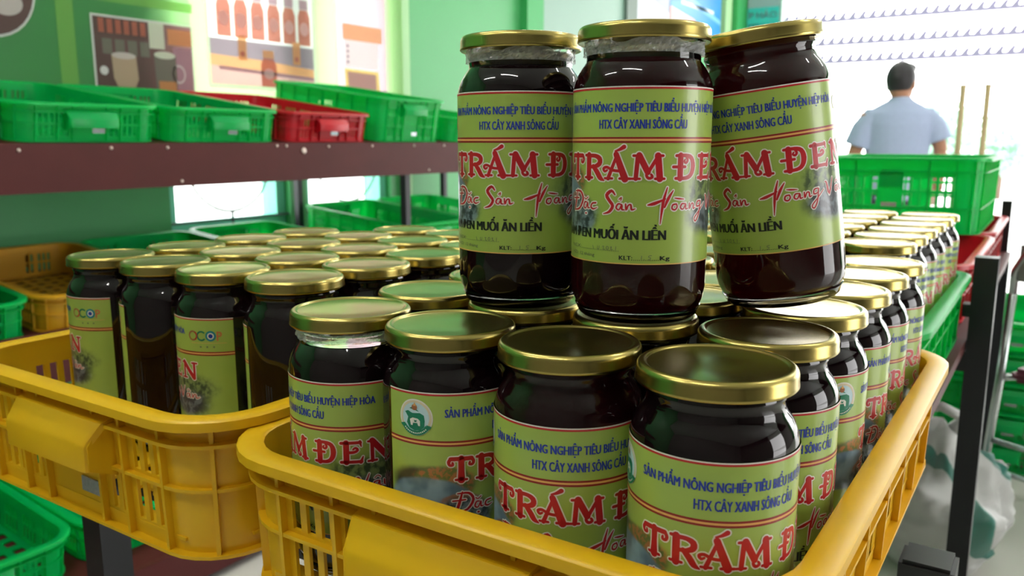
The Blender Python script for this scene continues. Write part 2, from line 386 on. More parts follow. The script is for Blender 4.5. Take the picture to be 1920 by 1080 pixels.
class Flat:
    """flat print: polygons in (degrees, height in mm above the jar's base), laid on the label in thin layers"""
    K = LR * 1000 * PI / 180      # mm per degree
    def __init__(s): s.layers = {}
    def bmget(s, m, layer): 
        return s.layers.setdefault((m, layer), bmesh.new())
    def poly(s, pts, m, layer=1):           # pts in mm
        bm = s.bmget(m, layer); vs = [bm.verts.new((x, y, 0)) for x, y in pts]
        try: bm.faces.new(vs)
        except ValueError: pass
    def disc(s, c, r, m, layer=1, n=28, ry=None):
        s.poly([(c[0] + r * math.cos(2*PI*j/n), c[1] + (ry or r) * math.sin(2*PI*j/n)) for j in range(n)], m, layer)
    def ring(s, c, r0, r1, m, layer=1, a0=0, a1=360, n=28):
        bm = s.bmget(m, layer); prev = None
        for j in range(n + 1):
            a = R(a0 + (a1 - a0) * j / n)
            cur = [bm.verts.new((c[0] + r * math.cos(a), c[1] + r * math.sin(a), 0)) for r in (r0, r1)]
            if prev: bm.faces.new((prev[0], prev[1], cur[1], cur[0]))
            prev = cur
    def stroke(s, pts, ws, m, layer=1, grow=0.0, sm=3):
        ws = ws if isinstance(ws, (list, tuple)) else [ws] * len(pts)
        P = [Vector((x, y, w)) for (x, y), w in zip(pts, ws)]
        if len(P) > 2:                      # Catmull-Rom
            Q = []
            for i in range(len(P) - 1):
                p0 = P[max(i-1, 0)]; p1 = P[i]; p2 = P[i+1]; p3 = P[min(i+2, len(P)-1)]
                for k in range(sm):
                    t = k / sm
                    Q.append(.5 * ((2*p1) + (p2-p0)*t + (2*p0-5*p1+4*p2-p3)*t*t + (3*p1-p0-3*p2+p3)*t**3))
            P = Q + [P[-1]]
        bm = s.bmget(m, layer); prev = None
        for i, p in enumerate(P):
            a = P[max(i-1, 0)]; c = P[min(i+1, len(P)-1)]
            t = Vector((c.x - a.x, c.y - a.y)); t = t.normalized() if t.length > 1e-9 else Vector((1, 0))
            h = max(p.z, .05) / 2 + grow; nx, ny = -t.y * h, t.x * h
            cur = (bm.verts.new((p.x + nx, p.y + ny, 0)), bm.verts.new((p.x - nx, p.y - ny, 0)))
            if prev: bm.faces.new((prev[0], prev[1], cur[1], cur[0]))
            prev = cur
            if grow or i in (0, len(P) - 1): s.disc((p.x, p.y), h, m, layer, 10)
    def text(s, string, phi0, phi1, zb, cap, m, layer=1, bold=0.0, mm=False):
        cu = bpy.data.curves.new('t', 'FONT'); cu.body = string; cu.size = 1;  cu.resolution_u = 2
        o = bpy.data.objects.new('t', cu); C.objects.link(o)
        dg = bpy.context.evaluated_depsgraph_get(); dg.update()
        me = bpy.data.meshes.new_from_object(o.evaluated_get(dg))
        xs = [v.co.x for v in me.vertices]; x0, x1 = min(xs), max(xs)
        k = s.K if not mm else 1
        sx = (phi1 - phi0) * k / (x1 - x0); sy = cap / 0.729
        bm = s.bmget(m, layer); me.transform(Matrix.Translation((phi0 * k - x0 * sx, zb, 0)) @ Matrix.Diagonal((sx, sy, 1, 1)))
        for sh_ in ((-1, -.33, .33, 1) if bold else (0,)):
            m2 = me.copy(); m2.transform(Matrix.Translation((sh_ * bold * sx, 0, 0))); bm.from_mesh(m2); bpy.data.meshes.remove(m2)
        bpy.data.objects.remove(o); bpy.data.curves.remove(cu); bpy.data.meshes.remove(me)
    def build(s, name, bend=True, step=3.0, lift=0.00011):
        out = MB()
        for (m, layer), bm in sorted(s.layers.items(), key=lambda q: q[0][1]):
            if bend:
                xs = [v.co.x for v in bm.verts]; x = math.floor(min(xs) / step) * step + step
                while x < max(xs):
                    bmesh.ops.bisect_plane(bm, geom=bm.verts[:] + bm.edges[:] + bm.faces[:], plane_co=(x, 0, 0), plane_no=(1, 0, 0)); x += step
            bmesh.ops.triangulate(bm, faces=[f for f in bm.faces if len(f.verts) > 4])
            for f in bm.faces:
                if f.normal.z < 0: f.normal_flip()
            bm.verts.index_update()
            vs = [wrap(v.co.x / s.K, v.co.y / 1000, LR + lift * layer) if bend else (v.co.x, v.co.y, lift * layer) for v in bm.verts]
            out.add(vs, [tuple(v.index for v in f.verts) for f in bm.faces], m); bm.free()
        return out.mesh(name)

K = Flat.K
def strip(F, z0, z1, m, layer=1): F.poly([(DEG0*K, z0), (DEG1*K, z0), (DEG1*K, z1), (DEG0*K, z1)], m, layer)
F = Flat(); strip(F, 158.5, 159.3, 'ink_white'); strip(F, 157.3, 158.5, 'ink_red'); me_stripe_top = F.build('border_stripe_top')
F = Flat(); strip(F, 42.6, 43.3, 'ink_orange'); me_stripe_low = F.build('border_stripe_low')
F = Flat(); strip(F, 122.9, 126.7, 'ink_maroon'); strip(F, 124.2, 125.5, 'ink_orange', 2); me_stripe_mid = F.build('border_stripe_mid')

F = Flat()
F.text('SẢN PHẨM NÔNG NGHIỆP TIÊU BIỂU HUYỆN HIỆP HÒA', 0, 156, 142.9, 5.8, 'ink_blue', 2, .05)
F.text('HTX CÂY XANH SÔNG CẦU', 39, 111, 132.1, 6.2, 'ink_blue', 2, .05)
F.text('TRÁM ĐEN MUỐI ĂN LIỀN', -13, 95, 59.3, 6.8, 'ink_black', 2, .06)
F.text('NSX:......................', 4, 58, 51.2, 2.6, 'ink_grey', 2)
F.text('HSD: 12 tháng', 4, 36, 46.4, 2.4, 'ink_grey', 2)
F.text('KLT:', 58.5, 69, 45.6, 3.0, 'ink_black', 2, .03); F.text('..............', 70, 90, 45.4, 3.0, 'ink_black', 2); F.text('Kg', 91, 99, 45.6, 3.0, 'ink_black', 2, .03)
for pts in ([(29, 54), (29.6, 51.5)], [(33, 54), (33, 52), (34.2, 52), (34.5, 54)], [(37, 53.8), (38.2, 54), (37.6, 52.2), (38.8, 52)], [(40.2, 54), (40, 52.4), (41.4, 52.2), (41.4, 54), (40.2, 54)], [(43, 53.6), (44, 54), (43.4, 52.2), (44.8, 52.2)], [(47, 54.3), (46.8, 52)],
            [(64.5, 48.6), (64.2, 46.2)], [(66, 46.4), (66.2, 46.2)], [(71, 48.8), (69.2, 48.6), (69.2, 47.6), (70.4, 47.4), (70, 46.2), (68.8, 46.3)]):
    F.stroke(pts, .35, 'ink_grey', 3)
me_text = F.build('small_lettering')
# --- big decorative title
G = {
 'T': [([(.08,.93),(.87,.93)],.15), ([(.08,.93),(.01,.80),(.05,.67),(.16,.68),(.15,.77)],[.12,.12,.1,.1,.08]), ([(.87,.93),(.94,.80),(.90,.67),(.79,.68),(.80,.77)],[.12,.12,.1,.1,.08]), ([(.475,.95),(.475,.5),(.475,.03)],[.21,.2,.26]), ([(.27,.04),(.68,.04)],.09)],
 'R': [([(.2,.95),(.2,.03)],.23), ([(.03,.95),(.32,.95)],.1), ([(.02,.04),(.38,.04)],.09), ([(.2,.93),(.5,.93),(.7,.82),(.7,.62),(.5,.5),(.25,.48)],[.13,.14,.19,.19,.14,.12]), ([(.42,.5),(.6,.27),(.74,.04),(.9,-.06)],[.16,.2,.18,.05])],
 'Á': [([(.5,1.0),(.17,.02)],[.1,.14]), ([(.46,1.0),(.79,.02)],[.2,.25]), ([(.64,.33),(.35,.36),(.12,.48),(-.02,.42),(.04,.31),(.13,.36)],[.1,.1,.1,.1,.09,.07]), ([(.04,.03),(.33,.03)],.08), ([(.6,.03),(.98,.03)],.09), ([(.42,1.13),(.58,1.19),(.74,1.30)],[.05,.10,.15])],
 'M': [([(.2,.95),(.14,.03)],.15), ([(.05,.95),(.3,.95)],.09), ([(.24,.97),(.54,.3)],.21), ([(.9,.97),(.56,.3)],.12), ([(.56,.36),(.5,.17),(.58,.05),(.7,.1),(.66,.2)],[.12,.1,.1,.1,.08]), ([(.88,.95),(.96,.03)],.23), ([(.0,.03),(.28,.03)],.08), ([(.8,.03),(1.12,.03)],.09), ([(.84,.95),(1.06,.95)],.09)],
 'Đ': [([(.22,.95),(.22,.04)],.22), ([(.05,.95),(.45,.95),(.70,.84),(.78,.52),(.70,.2),(.48,.05),(.04,.04)],[.1,.13,.17,.21,.17,.13,.1]), ([(-.06,.5),(.42,.5)],.1), ([(.46,.92),(.52,.76),(.45,.66),(.37,.72),(.41,.79)],[.1,.1,.09,.08,.06])],
 'E': [([(.22,.95),(.22,.04)],.22), ([(.04,.94),(.72,.94)],.12), ([(.7,.98),(.74,.76)],[.12,.05]), ([(.2,.5),(.48,.5),(.62,.6),(.54,.7),(.46,.63)],[.12,.11,.1,.09,.07]), ([(.04,.05),(.75,.05)],.12), ([(.72,.02),(.8,.27)],[.14,.05])],
 'N': [([(.17,.95),(.17,.03)],.14), ([(.17,.97),(.78,.05)],.23), ([(.82,.95),(.82,.02)],.14), ([(.03,.95),(.26,.95)],.09), ([(.68,.95),(.98,.95)],.09), ([(.02,.03),(.33,.03)],.09)]}
F = Flat()
for ch, p0, p1 in (('T', 2, 22), ('R', 24, 43), ('Á', 44, 66), ('M', 67, 92), ('Đ', 101, 121), ('E', 124.5, 144), ('N', 148, 172)):
    hgt = 16.3; zb = 99.2; wid = {'T': .95, 'R': .85, 'Á': .98, 'M': 1.1, 'Đ': .88, 'E': .8, 'N': 1.0}[ch]
    sx = (p1 - p0) * K / wid
    for pts, ws in G[ch]:
        q = [(p0 * K + x * sx, zb + y * hgt) for x, y in pts]; w = [v * hgt * 1.18 for v in ws] if isinstance(ws, list) else ws * hgt * 1.18
        F.stroke(q, w, 'ink_white', 2, grow=.85); F.stroke(q, w, 'ink_red', 3)
me_title = F.build('title_lettering')
# --- brush script line
F = Flat()
def word(p0, p1, width, strokes, base=75.0):
    sx = (p1 - p0) * K / width
    for pts, ws in strokes:
        q = [(p0 * K + x * sx, base + y) for x, y in pts]
        F.stroke(q, ws, 'ink_white', 2, grow=.8); F.stroke(q, ws, 'ink_red', 3)
word(5, 38, 26, [([(6,16),(4,8),(2,2)],[1.0,2.0,1.4]), ([(3,15),(10,15),(13,10),(9,3.5),(2,2)],[.8,1.6,1.9,1.5,.7]), ([(0,10),(8,10.5)],1.0),
   ([(17,8),(15,8),(14,5),(16,4),(18,8),(18,4.5),(20,4.5)],[.8,1.1,1.2,.9,1.1,1.2,.5]), ([(14.5,11),(16,10),(18,11.5)],.7), ([(16,.5),(16.6,.5)],1.2), ([(25,8),(22,7.5),(21,5),(23,3.8),(26,5)],[1.1,1.2,1.4,1.1,.4])])
word(43.5, 71, 23.5, [([(9,14),(6.5,16.5),(3,13.5),(5,10),(7.5,6.5),(5,2.5),(.5,1)],[1.0,2.0,2.5,2.2,2.2,1.8,.5]), ([(14,7.5),(11.5,8),(10,5.5),(12,4),(14,7.5),(14,4.5),(16,4.2)],[.8,1.1,1.2,.9,1.2,1.3,.5]), ([(12,11),(13.6,12.3),(13.2,10.4)],.7),
   ([(16.5,8),(17,4.2),(18.2,7),(20,7.6),(20.6,4.4),(23,5)],[1.0,1.4,1.0,1.2,1.4,.5])])
word(80, 136, 44, [([(0,7.5),(4,8.5),(11,11.5)],[.8,2.2,.8]), ([(12,19),(9.5,9),(8,-5)],[.7,2.0,.5]), ([(16,17),(13,12),(10.5,6)],[.6,2.0,1.2]),
   ([(18.5,8),(16,7.5),(15.5,5),(17.5,4.2),(19,6),(18.5,8)],[1,1.2,1.2,1.1,1,1]), ([(17,12),(20,11.5),(24,11)],[.5,1.2,.5]), ([(25,8),(22.5,8),(21.5,5.5),(23.5,4.5),(25.5,8),(25.5,4.6),(27.5,5)],[.8,1.1,1.2,.9,1.1,1.2,.5]),
   ([(28.5,8.2),(28.7,4.6),(30.3,7.8),(32,7.6),(32.2,4.6),(34,5.2)],[1,1.3,1,1.2,1.3,.5]), ([(39,9.5),(36,9),(35.5,6),(38.5,6.5),(39.5,9.5),(38,1),(35,-4),(33.4,-2),(38,2.5),(44,8)],[.8,1.1,1.2,.9,1.2,1.2,1.1,.9,.9,.5])])
word(138, 173, 26, [([(0,13),(1.5,12),(3.5,4),(8,15)],[.6,1.6,2.0,.7]), ([(14,8.5),(11.5,8),(10.8,5.5),(12.8,4.6),(14.8,8.5),(14.8,4.8),(17,5)],[.8,1.1,1.2,.9,1.1,1.2,.5]), ([(11.5,11),(13.5,12.6),(15.5,11)],.7),
   ([(18,8.5),(18.3,4.8),(20,8),(22,8),(22.4,4.8),(26,6)],[1,1.3,1,1.2,1.3,.4])])
me_script = F.build('script_lettering')
# --- round emblem (water buffalo over a ribbon) and coloured rating letters
F = Flat(); cx, cz = -24.5 * K, 141.6
F.disc((cx, cz), 12.6, 'ink_white', 1, 40); F.ring((cx, cz), 10.2, 11.7, 'ink_beige', 2, 0, 360, 40); F.disc((cx, cz + .5), 10, 'ink_pale_blue', 2, 40)
F.poly([(cx - 8, cz + 3.2), (cx - 5.5, cz + 4.2), (cx - 2, cz + 2.8), (cx + 3.5, cz + 3.4), (cx + 6.4, cz + 2), (cx + 7, cz - 2), (cx + 6.5, cz - 6), (cx + 3.5, cz - 8.4), (cx - .5, cz - 9), (cx - 4.5, cz - 7.5), (cx - 6.6, cz - 4), (cx - 5.5, cz - .2)], 'ink_green', 3)
F.poly([(cx - 4, cz - 1.5), (cx - 1.8, cz - .2), (cx + 2, cz - .6), (cx + 3.6, cz - 2), (cx + 3.6, cz - 5.5), (cx + 2.3, cz - 5.5), (cx + 1.6, cz - 3.6), (cx - 1.6, cz - 3.8), (cx - 2.0, cz - 5.6), (cx - 3.4, cz - 5.4)], 'ink_white', 4)
F.poly([(cx - .8, cz - 1.4), (cx + .2, cz - 2), (cx + 1.2, cz - 1.4), (cx + 1, cz - 3), (cx - .6, cz - 3)], 'ink_green', 5)
F.poly([(cx - 4.4, cz + 6), (cx, cz + 5), (cx + 3, cz + 4.2), (cx + 1, cz + 5.8), (cx - 2.6, cz + 6.8)], 'ink_green', 3)
F.disc((cx - .4, cz + 7), 2.1, 'ink_brown', 4, 14); F.poly([(cx - 1.4, cz + 8), (cx - .2, cz + 10.6), (cx + .9, cz + 8)], 'ink_orange', 4)
F.ring((cx, cz), 9.0, 12.3, 'ink_green', 4, 212, 328, 24)
for sg in (-1, 1): F.poly([(cx + sg * 8, cz - 4.3), (cx + sg * 11.8, cz - 5.4), (cx + sg * 10.6, cz - 7), (cx + sg * 9, cz - 7)], 'ink_green', 4)
for j in range(13):
    a = R(224 + j * 7.6); F.disc((cx + 10.7 * math.cos(a), cz + 10.7 * math.sin(a)), .55, 'ink_white', 5, 6)
me_emblem = F.build('emblem'); F = Flat(); x0, x1 = 163 * K, 209 * K; rad = 5.0; zc = 142.3; step = (x1 - x0 - 2 * rad) / 3.15
F.ring((x0 + rad, zc), 3.4, 5.0, 'ink_brown', 2, 60, 300); F.ring((x0 + rad, zc), 3.4, 5.0, 'ink_red', 2, -60, 60)
F.ring((x0 + rad + step, zc), 3.4, 5.0, 'ink_green', 2, 40, 320)
F.disc((x0 + rad + 2 * step, zc), 5.1, 'ink_teal', 2); F.disc((x0 + rad + 2 * step, zc), 3.2, 'ink_white', 3); F.disc((x0 + rad + 2 * step, zc), 2.1, 'ink_blue', 4)
xp = x0 + rad + 2 * step + 6.4
F.stroke([(xp, zc + 4), (xp, zc - 4.4)], 1.2, 'ink_salmon', 2); F.ring((xp + 1.6, zc + 1.7), 1.3, 2.5, 'ink_salmon', 2, -110, 110); F.stroke([(xp, zc + 3.6), (xp + 1.6, zc + 3.6)], 1.1, 'ink_salmon', 2); F.stroke([(xp, zc - .2), (xp + 1.6, zc - .2)], 1.1, 'ink_salmon', 2)
F.poly([(x0 + 3, 135.1), (x1 - 1, 135.1), (x1 - 1, 135.5), (x0 + 3, 135.5)], 'ink_orange', 2)
for j in range(3):
    sx_ = x0 + 13 + j * 6.5; F.poly([(sx_ + (1.3 if q % 2 == 0 else .55) * math.sin(q * PI / 5), 131.6 + (1.3 if q % 2 == 0 else .55) * math.cos(q * PI / 5)) for q in range(10)], 'ink_grey', 2)
me_rating = F.build('rating_letters')

def make_jar(body, neck, film):
    j = empty('olive_jar')
    put('jar_body', body, j); put('jar_base', me_base, j)
    if neck: put('jar_neck', me_neck, j)
    if film: put('seal_film', me_film, j)
    put('lid', me_lid, j)
    l = put('label', me_label, j)
    for ms in (me_stripe_top, me_stripe_mid, me_stripe_low): put('border_stripe', ms, l)
    for nm_, ms in (('small_lettering', me_text), ('title_lettering', me_title), ('script_lettering', me_script), ('emblem', me_emblem), ('rating_letters', me_rating)): put(nm_, ms, l)['kind'] = 'stuff'
    return j
PROTO = {'full': (me_body_full, False, False), 'open': (me_body_open, True, True), 'red': (me_body_red, True, True), 'fullred': (me_body_full_red, False, False)}
MADE = {}
def jar(x, y, z, front, kind, label, group=None, dz=0.0):
    """front = label angle that faces the camera"""
    if kind in MADE: o = clone(MADE[kind])
    else: o = MADE[kind] = make_jar(*PROTO[kind])
    o.location = (x, y, z); o.rotation_euler = (0, 0, math.atan2(-y, -x) - R(front))
    for c_ in children(o):
        if c_.name.startswith('label'): c_.location.z = dz
    for k_ in ('group',):
        if k_ in o: del o[k_]
    return tag(o, label, 'jar', group)
JZ = 0.7745
ORD = ['first', 'second', 'third', 'fourth', 'fifth', 'sixth', 'seventh']
# yellow crate in front: four rows across, six deep
cols = (-.443, -.3475, -.252, -.1555); rows = [.447 + .0975 * k for k in range(6)]
named = {(0, 0): (138, 'open', 'jar with clear neck in the front yellow crate, DEN showing on its label'),
         (1, 0): (5, 'full', 'front-row jar with the round green emblem facing out, in the yellow crate'),
         (2, 0): (65, 'fullred', 'front-row jar reading TRAM, between the emblem jar and the corner jar'),
         (3, 0): (49, 'full', 'corner jar of the front yellow crate, label and emblem edge in full view'),
         (3, 1): (49, 'full', 'jar right behind the corner jar along the aisle rim of the yellow crate'),
         (2, 1): (250, 'full', 'jar carrying the upright red-tinted stacked jar on its lid'),
         (1, 1): (255, 'full', 'jar carrying the shortest-looking stacked jar with the clear neck on its lid'),
         (0, 1): (280, 'full', 'jar with a bare dark side behind the jar reading DEN in the yellow crate')}
rnd = random.Random(11)
front_r = {2: -62, 3: -38, 4: -22, 5: -14}
for i, x in enumerate(cols):
    for k, y in enumerate(rows):
        if (i, k) in named: f_, kd, lb = named[(i, k)]; gr = None
        else:
            f_ = front_r.get(k, 0) if i == 3 else rnd.uniform(-60, 300); kd = 'full'
            lb = (ORD[k] + ' jar back along the aisle rim of the yellow crate under stacked jars') if i == 3 else (ORD[k] + ' jar back from the grip, ' + ORD[3 - i] + ' column from the aisle rim, yellow crate under stacks')
            gr = 'jars along the right rim of the yellow crate' if i == 3 else 'jars deep in the front yellow crate'
        dx = 0 if (i, k) in named else rnd.uniform(-.001, .001)
        jar(x + dx, y, JZ, f_, kd, lb, gr, {(0, 0): -.004, (1, 0): .005}.get((i, k), 0.0))
# green crate behind it
for i, x in enumerate((-.478, -.381, -.284, -.187)):
    for k in range(6):
        y = 1.112 + .0965 * k
        if i == 3: jar(x, y, JZ, rnd.uniform(-25, 25), 'full', ORD[k] + ' jar back along the aisle rim of the green crate of jars', 'jars along the right rim of the green crate')
        else: jar(x, y, JZ, rnd.uniform(-60, 300), 'full', ORD[k] + ' jar back in the ' + ORD[3 - i] + ' column from the aisle rim of the green crate', 'jars inside the green crate')
# left yellow crate
LC = {'A1': (-0.8845, 0.5200, 222, 'wall-side corner jar with coloured rating letters, in the yellow crate without stacked jars'), 'A2': (-0.7880, 0.5230, 279, 'jar with a bare dark side between two jars with coloured rating letters'),
      'A3': (-0.6915, 0.5220, 209, 'jar with coloured rating letters and three stars, beside a bare-sided jar at the rim'), 'A4': (-0.5950, 0.5280, 283, 'jar turned bare-sided, next to the jar with clear neck reading DEN'),
      'B1': (-0.8845, 0.6168), 'B2': (-0.7880, 0.6198), 'B3': (-0.6915, 0.6188), 'B4': (-0.5950, 0.6248), 'C1': (-0.8845, 0.7136), 'C2': (-0.7880, 0.7166), 'C3': (-0.6915, 0.7156), 'C4': (-0.5950, 0.7216),
      'D1': (-0.8845, 0.8104), 'D2': (-0.7880, 0.8134), 'D3': (-0.6915, 0.8124), 'E3': (-0.6915, 0.9092), 'D4': (-0.5950, 0.8184), 'E2': (-0.7880, 0.9102)}
for k, v in LC.items():
    if len(v) == 4: jar(v[0], v[1], JZ, v[2], 'full', v[3])
    else: jar(v[0], v[1], JZ, rnd.uniform(-60, 300), 'full', ORD['ABCDE'.index(k[0])] + ' row, ' + ORD[int(k[1]) - 1] + ' jar from the wall, yellow crate without stacked jars', 'rear jars of the yellow crate without stacked jars')
# stacked jars
jar(-.3525, .5445, JZ + JH, 76.7, 'open', 'stacked jar with clear glass neck, standing beside the red-tinted one')
jar(-.252, .5465, JZ + JH, 73.6, 'red', 'stacked upright jar with red-tinted top, between two other stacked jars')
o = jar(-.174, .645, JZ + JH, 88.7, 'fullred', 'stacked jar tilting to lean against the upright red-tinted jar')
tilt = Matrix.Rotation(-R(8.6), 4, FWD)
o.rotation_mode = 'QUATERNION'
q0 = Matrix.Rotation(math.atan2(-.645, .174) - R(88.7), 4, 'Z')
mt = tilt @ q0; o.rotation_quaternion = mt.to_quaternion()
low = min((mt @ Vector((.0415 * math.cos(a), .0415 * math.sin(a), .0012))).z for a in [i * PI / 36 for i in range(72)])
o.location = (-.174, .645, JZ + JH - low)

# ------------------------------------------------------------------ crates
def rrect(hw, hl, r, nc=7):
    """outline of a rounded rectangle as list of (x, y, nx, ny), starting at the -Y side, counter-clockwise"""
    pts = []
    for cx_, cy_, a0 in ((hw - r, -hl + r, -90), (hw - r, hl - r, 0), (-hw + r, hl - r, 90), (-hw + r, -hl + r, 180)):
        for k_ in range(nc + 1):
            a = R(a0 + 90 * k_ / nc); pts.append((cx_ + r * math.cos(a), cy_ + r * math.sin(a), math.cos(a), math.sin(a)))
    return pts
def crate_meshes(key, mname, Wd, Ln, H, slot_rows, tall=False, fz=0.0):
    rim_w = .017; hw, hl, r = Wd / 2 - rim_w, Ln / 2 - rim_w, .055; tap = .004; th = .003
    # columns: list of (x, y, nx, ny, solid-after?) round the outline
    cols_ = []
    def side(p0, p1, nrm, groups):
        L_ = (Vector(p1) - Vector(p0)).length; d = (Vector(p1) - Vector(p0)) / L_
        br = [(0, False)]
        for (a, n_, w_, g_) in groups:
            for q in range(n_):
                br += [(a + q * (w_ + g_), True), (a + q * (w_ + g_) + w_, False)]
        for s_, h_ in br:
            p = Vector(p0) + d * s_; cols_.append((p.x, p.y, nrm[0], nrm[1], h_))
    def corner(cx_, cy_, a0, nc=7):
        for k_ in range(nc):
            a = R(a0 + 90 * k_ / nc); cols_.append((cx_ + r * math.cos(a), cy_ + r * math.sin(a), math.cos(a), math.sin(a), False))
    sl, gp = (.0085, .0065) if not tall else (.0145, .0055)
    def short_groups(Ls):
        m_ = Ls / 2
        if tall:
            out = []
            for c_ in (m_ - .1435, m_ - .0835, m_ + .029, m_ + .089): out.append((c_, 3, sl, gp))
            return out
        return [(.012, 3, sl, gp), (.066, 2, sl, gp), (Ls - .066 - 2*sl - gp, 2, sl, gp), (Ls - .012 - 3*sl - 2*gp, 3, sl, gp)]
    def long_groups(Ls):
        out = []; n_ = 6; pitch = Ls / n_
        for q in range(n_): out.append((q * pitch + .014, 4 if pitch > .07 else 3, sl, gp))
        return out
    Ls, Ll = 2 * (hw - r), 2 * (hl - r)
    side((-hw + r, -hl), (hw - r, -hl), (0, -1), short_groups(Ls)); corner(hw - r, -hl + r, -90)
    side((hw, -hl + r), (hw, hl - r), (1, 0), long_groups(Ll)); corner(hw - r, hl - r, 0)
    side((hw - r, hl), (-hw + r, hl), (0, 1), short_groups(Ls)); corner(-hw + r, hl - r, 90)
    side((-hw, hl - r), (-hw, -hl + r), (-1, 0), long_groups(Ll)); corner(-hw + r, -hl + r, 180)
    zs = [0.0]; hole_row = []
    for (a, c_) in slot_rows: hole_row += [False, True]; zs += [a, c_]
    zs.append(H); hole_row.append(False)
    n = len(cols_); nz = len(zs); B = MB(); vs = []
    def P_(c, z, off): k_ = off - tap * (1 - z / H); return (c[0] + c[2] * k_, c[1] + c[3] * k_, z)
    for off in (0, -th):
        for z in zs:
            for c in cols_: vs.append(P_(c, z, off))
    def I(side_, i, j): return side_ * nz * n + i * n + (j % n)
    fs = []; hole = [[hole_row[i] and cols_[j][4] for j in range(n)] for i in range(nz - 1)]
    for i in range(nz - 1):
        for j in range(n):
            if hole[i][j]:
                fs += [(I(0,i,j), I(1,i,j), I(1,i,j+1), I(0,i,j+1)), (I(0,i+1,j), I(0,i+1,j+1), I(1,i+1,j+1), I(1,i+1,j)), (I(0,i,j), I(0,i+1,j), I(1,i+1,j), I(1,i,j)), (I(0,i,j+1), I(1,i,j+1), I(1,i+1,j+1), I(0,i+1,j+1))]
            else:
                fs += [(I(0,i,j), I(0,i,j+1), I(0,i+1,j+1), I(0,i+1,j)), (I(1,i,j+1), I(1,i,j), I(1,i+1,j), I(1,i+1,j+1))]
    B.add(vs, fs, mname)
    # upright ribs and ring ribs on the outside
    def rib(x, y, nx, ny, z0, z1, dep=.006, wd=.0035):
        t = Vector((-ny, nx, 0)); nn = Vector((nx, ny, 0)); q = []
        for z in (z0, z1):
            base = Vector((x, y, z)) - nn * tap * (1 - z / H)
            q += [base + t * wd / 2 - nn * .001, base - t * wd / 2 - nn * .001, base - t * wd / 2 + nn * dep, base + t * wd / 2 + nn * dep]
        B.add(q, [(0,1,2,3),(7,6,5,4),(0,4,5,1),(1,5,6,2),(2,6,7,3),(3,7,4,0)], mname)
    def ribs(p0, p1, nrm, ss):
        L_ = (Vector(p1) - Vector(p0)).length; d = (Vector(p1) - Vector(p0)) / L_
        for s_ in ss: p = Vector(p0) + d * s_; rib(p.x, p.y, nrm[0], nrm[1], 0, H - .004)
    hs = [.004, .060, .1, Ls - .1, Ls - .060, Ls - .004] if not tall else [0.0, Ls / 2 - .086, Ls / 2 + .086, Ls]
    lsx = [q * Ll / 6 + .004 for q in range(7)]
    ribs((-hw + r, -hl), (hw - r, -hl), (0, -1), hs); ribs((hw - r, hl), (-hw + r, hl), (0, 1), hs)
    ribs((hw, -hl + r), (hw, hl - r), (1, 0), lsx); ribs((-hw, hl - r), (-hw, -hl + r), (-1, 0), lsx)
    for cx_, cy_, a0 in ((hw - r, -hl + r, -90), (hw - r, hl - r, 0), (-hw + r, hl - r, 90), (-hw + r, -hl + r, 180)):
        a = R(a0 + 45); rib(cx_ + r * math.cos(a), cy_ + r * math.sin(a), math.cos(a), math.sin(a), 0, H - .004)
    def ring(prof, m=mname, BB=B):
        out = rrect(hw, hl, r); q = len(out); vs_ = []; fs_ = []
        for (o_, z) in prof:
            for (x, y, nx, ny) in out: vs_.append((x + nx * o_, y + ny * o_, z))
        for k_ in range(len(prof)):
            k2 = (k_ + 1) % len(prof)
            for j in range(q): fs_.append((k_*q+j, k_*q+(j+1) % q, k2*q+(j+1) % q, k2*q+j))
        BB.add(vs_, fs_, m)
    for zr in ([H - .024] if not tall else [H - .035]) + [0.0] + ([slot_rows[0][1] + .002] if len(slot_rows) > 1 else []):
        o_ = -tap * (1 - zr / H); d_ = .0055 if zr > 0 else .008
        if zr > H * .7: d_ = .010
        ring([(o_ - .001, zr), (o_ + d_, zr), (o_ + d_, zr + .003), (o_ - .001, zr + .003)])
    body = shade_auto(B.mesh(key + '_walls'), 30)
    RB = MB(); ring([(-.0035, H + .0005), (-.001, H + .002), (.0145, H + .002), (.0168, H + .0005), (.017, H - .001), (.017, H - .007), (.0150, H - .007), (.0145, H - .002), (-.0035, H - .002)], BB=RB)
    rim = shade_auto(RB.mesh(key + '_rim'), 40)
    # floor: a lattice of bars over a thin perforated sheet
    FB = MB(); x_, y_ = hw - .012, hl - .012
    nx_, ny_ = 9, 13
    for q in range(nx_ + 1): xx = -x_ + 2 * x_ * q / nx_; FB.box((xx - .009, -y_ + .03, fz + .001), (xx + .009, y_ - .03, fz + .0038), mname)
    for q in range(ny_ + 1): yy = -y_ + 2 * y_ * q / ny_; ex = .03 if q in (0, ny_) else 0; FB.box((-x_ + ex, yy - .009, fz + .0005), (x_ - ex, yy + .009, fz + .0035), mname)
    floor = FB.mesh(key + '_floor')
    # hooded grip
    HB = MB(); w2 = .072; tz = H - .014; hz = .058 if not tall else H - .062
    prof = [(-.004, tz), (.016, tz - .005), (.028, tz - .020), (.030, tz - .024), (.030, tz - .046), (.0265, tz - .046), (.0265, tz - .026), (.014, tz - .011), (-.004, tz - .006)]
    if tall: prof = [(o_ * .2 if o_ > 0 else o_, z - .012) for o_, z in prof]; w2 = .027
    vs_ = []
    for s_, wx in ((-1, w2), (-1, w2 - .004), (1, w2 - .004), (1, w2)):
        ins = .002 if wx == w2 else 0
        for (o_, z) in prof: vs_.append((s_ * (wx - max(0, o_ - .012) * .35), -(hl + o_ - ins - .003), z - ins * .3))
    q = len(prof); fs_ = []
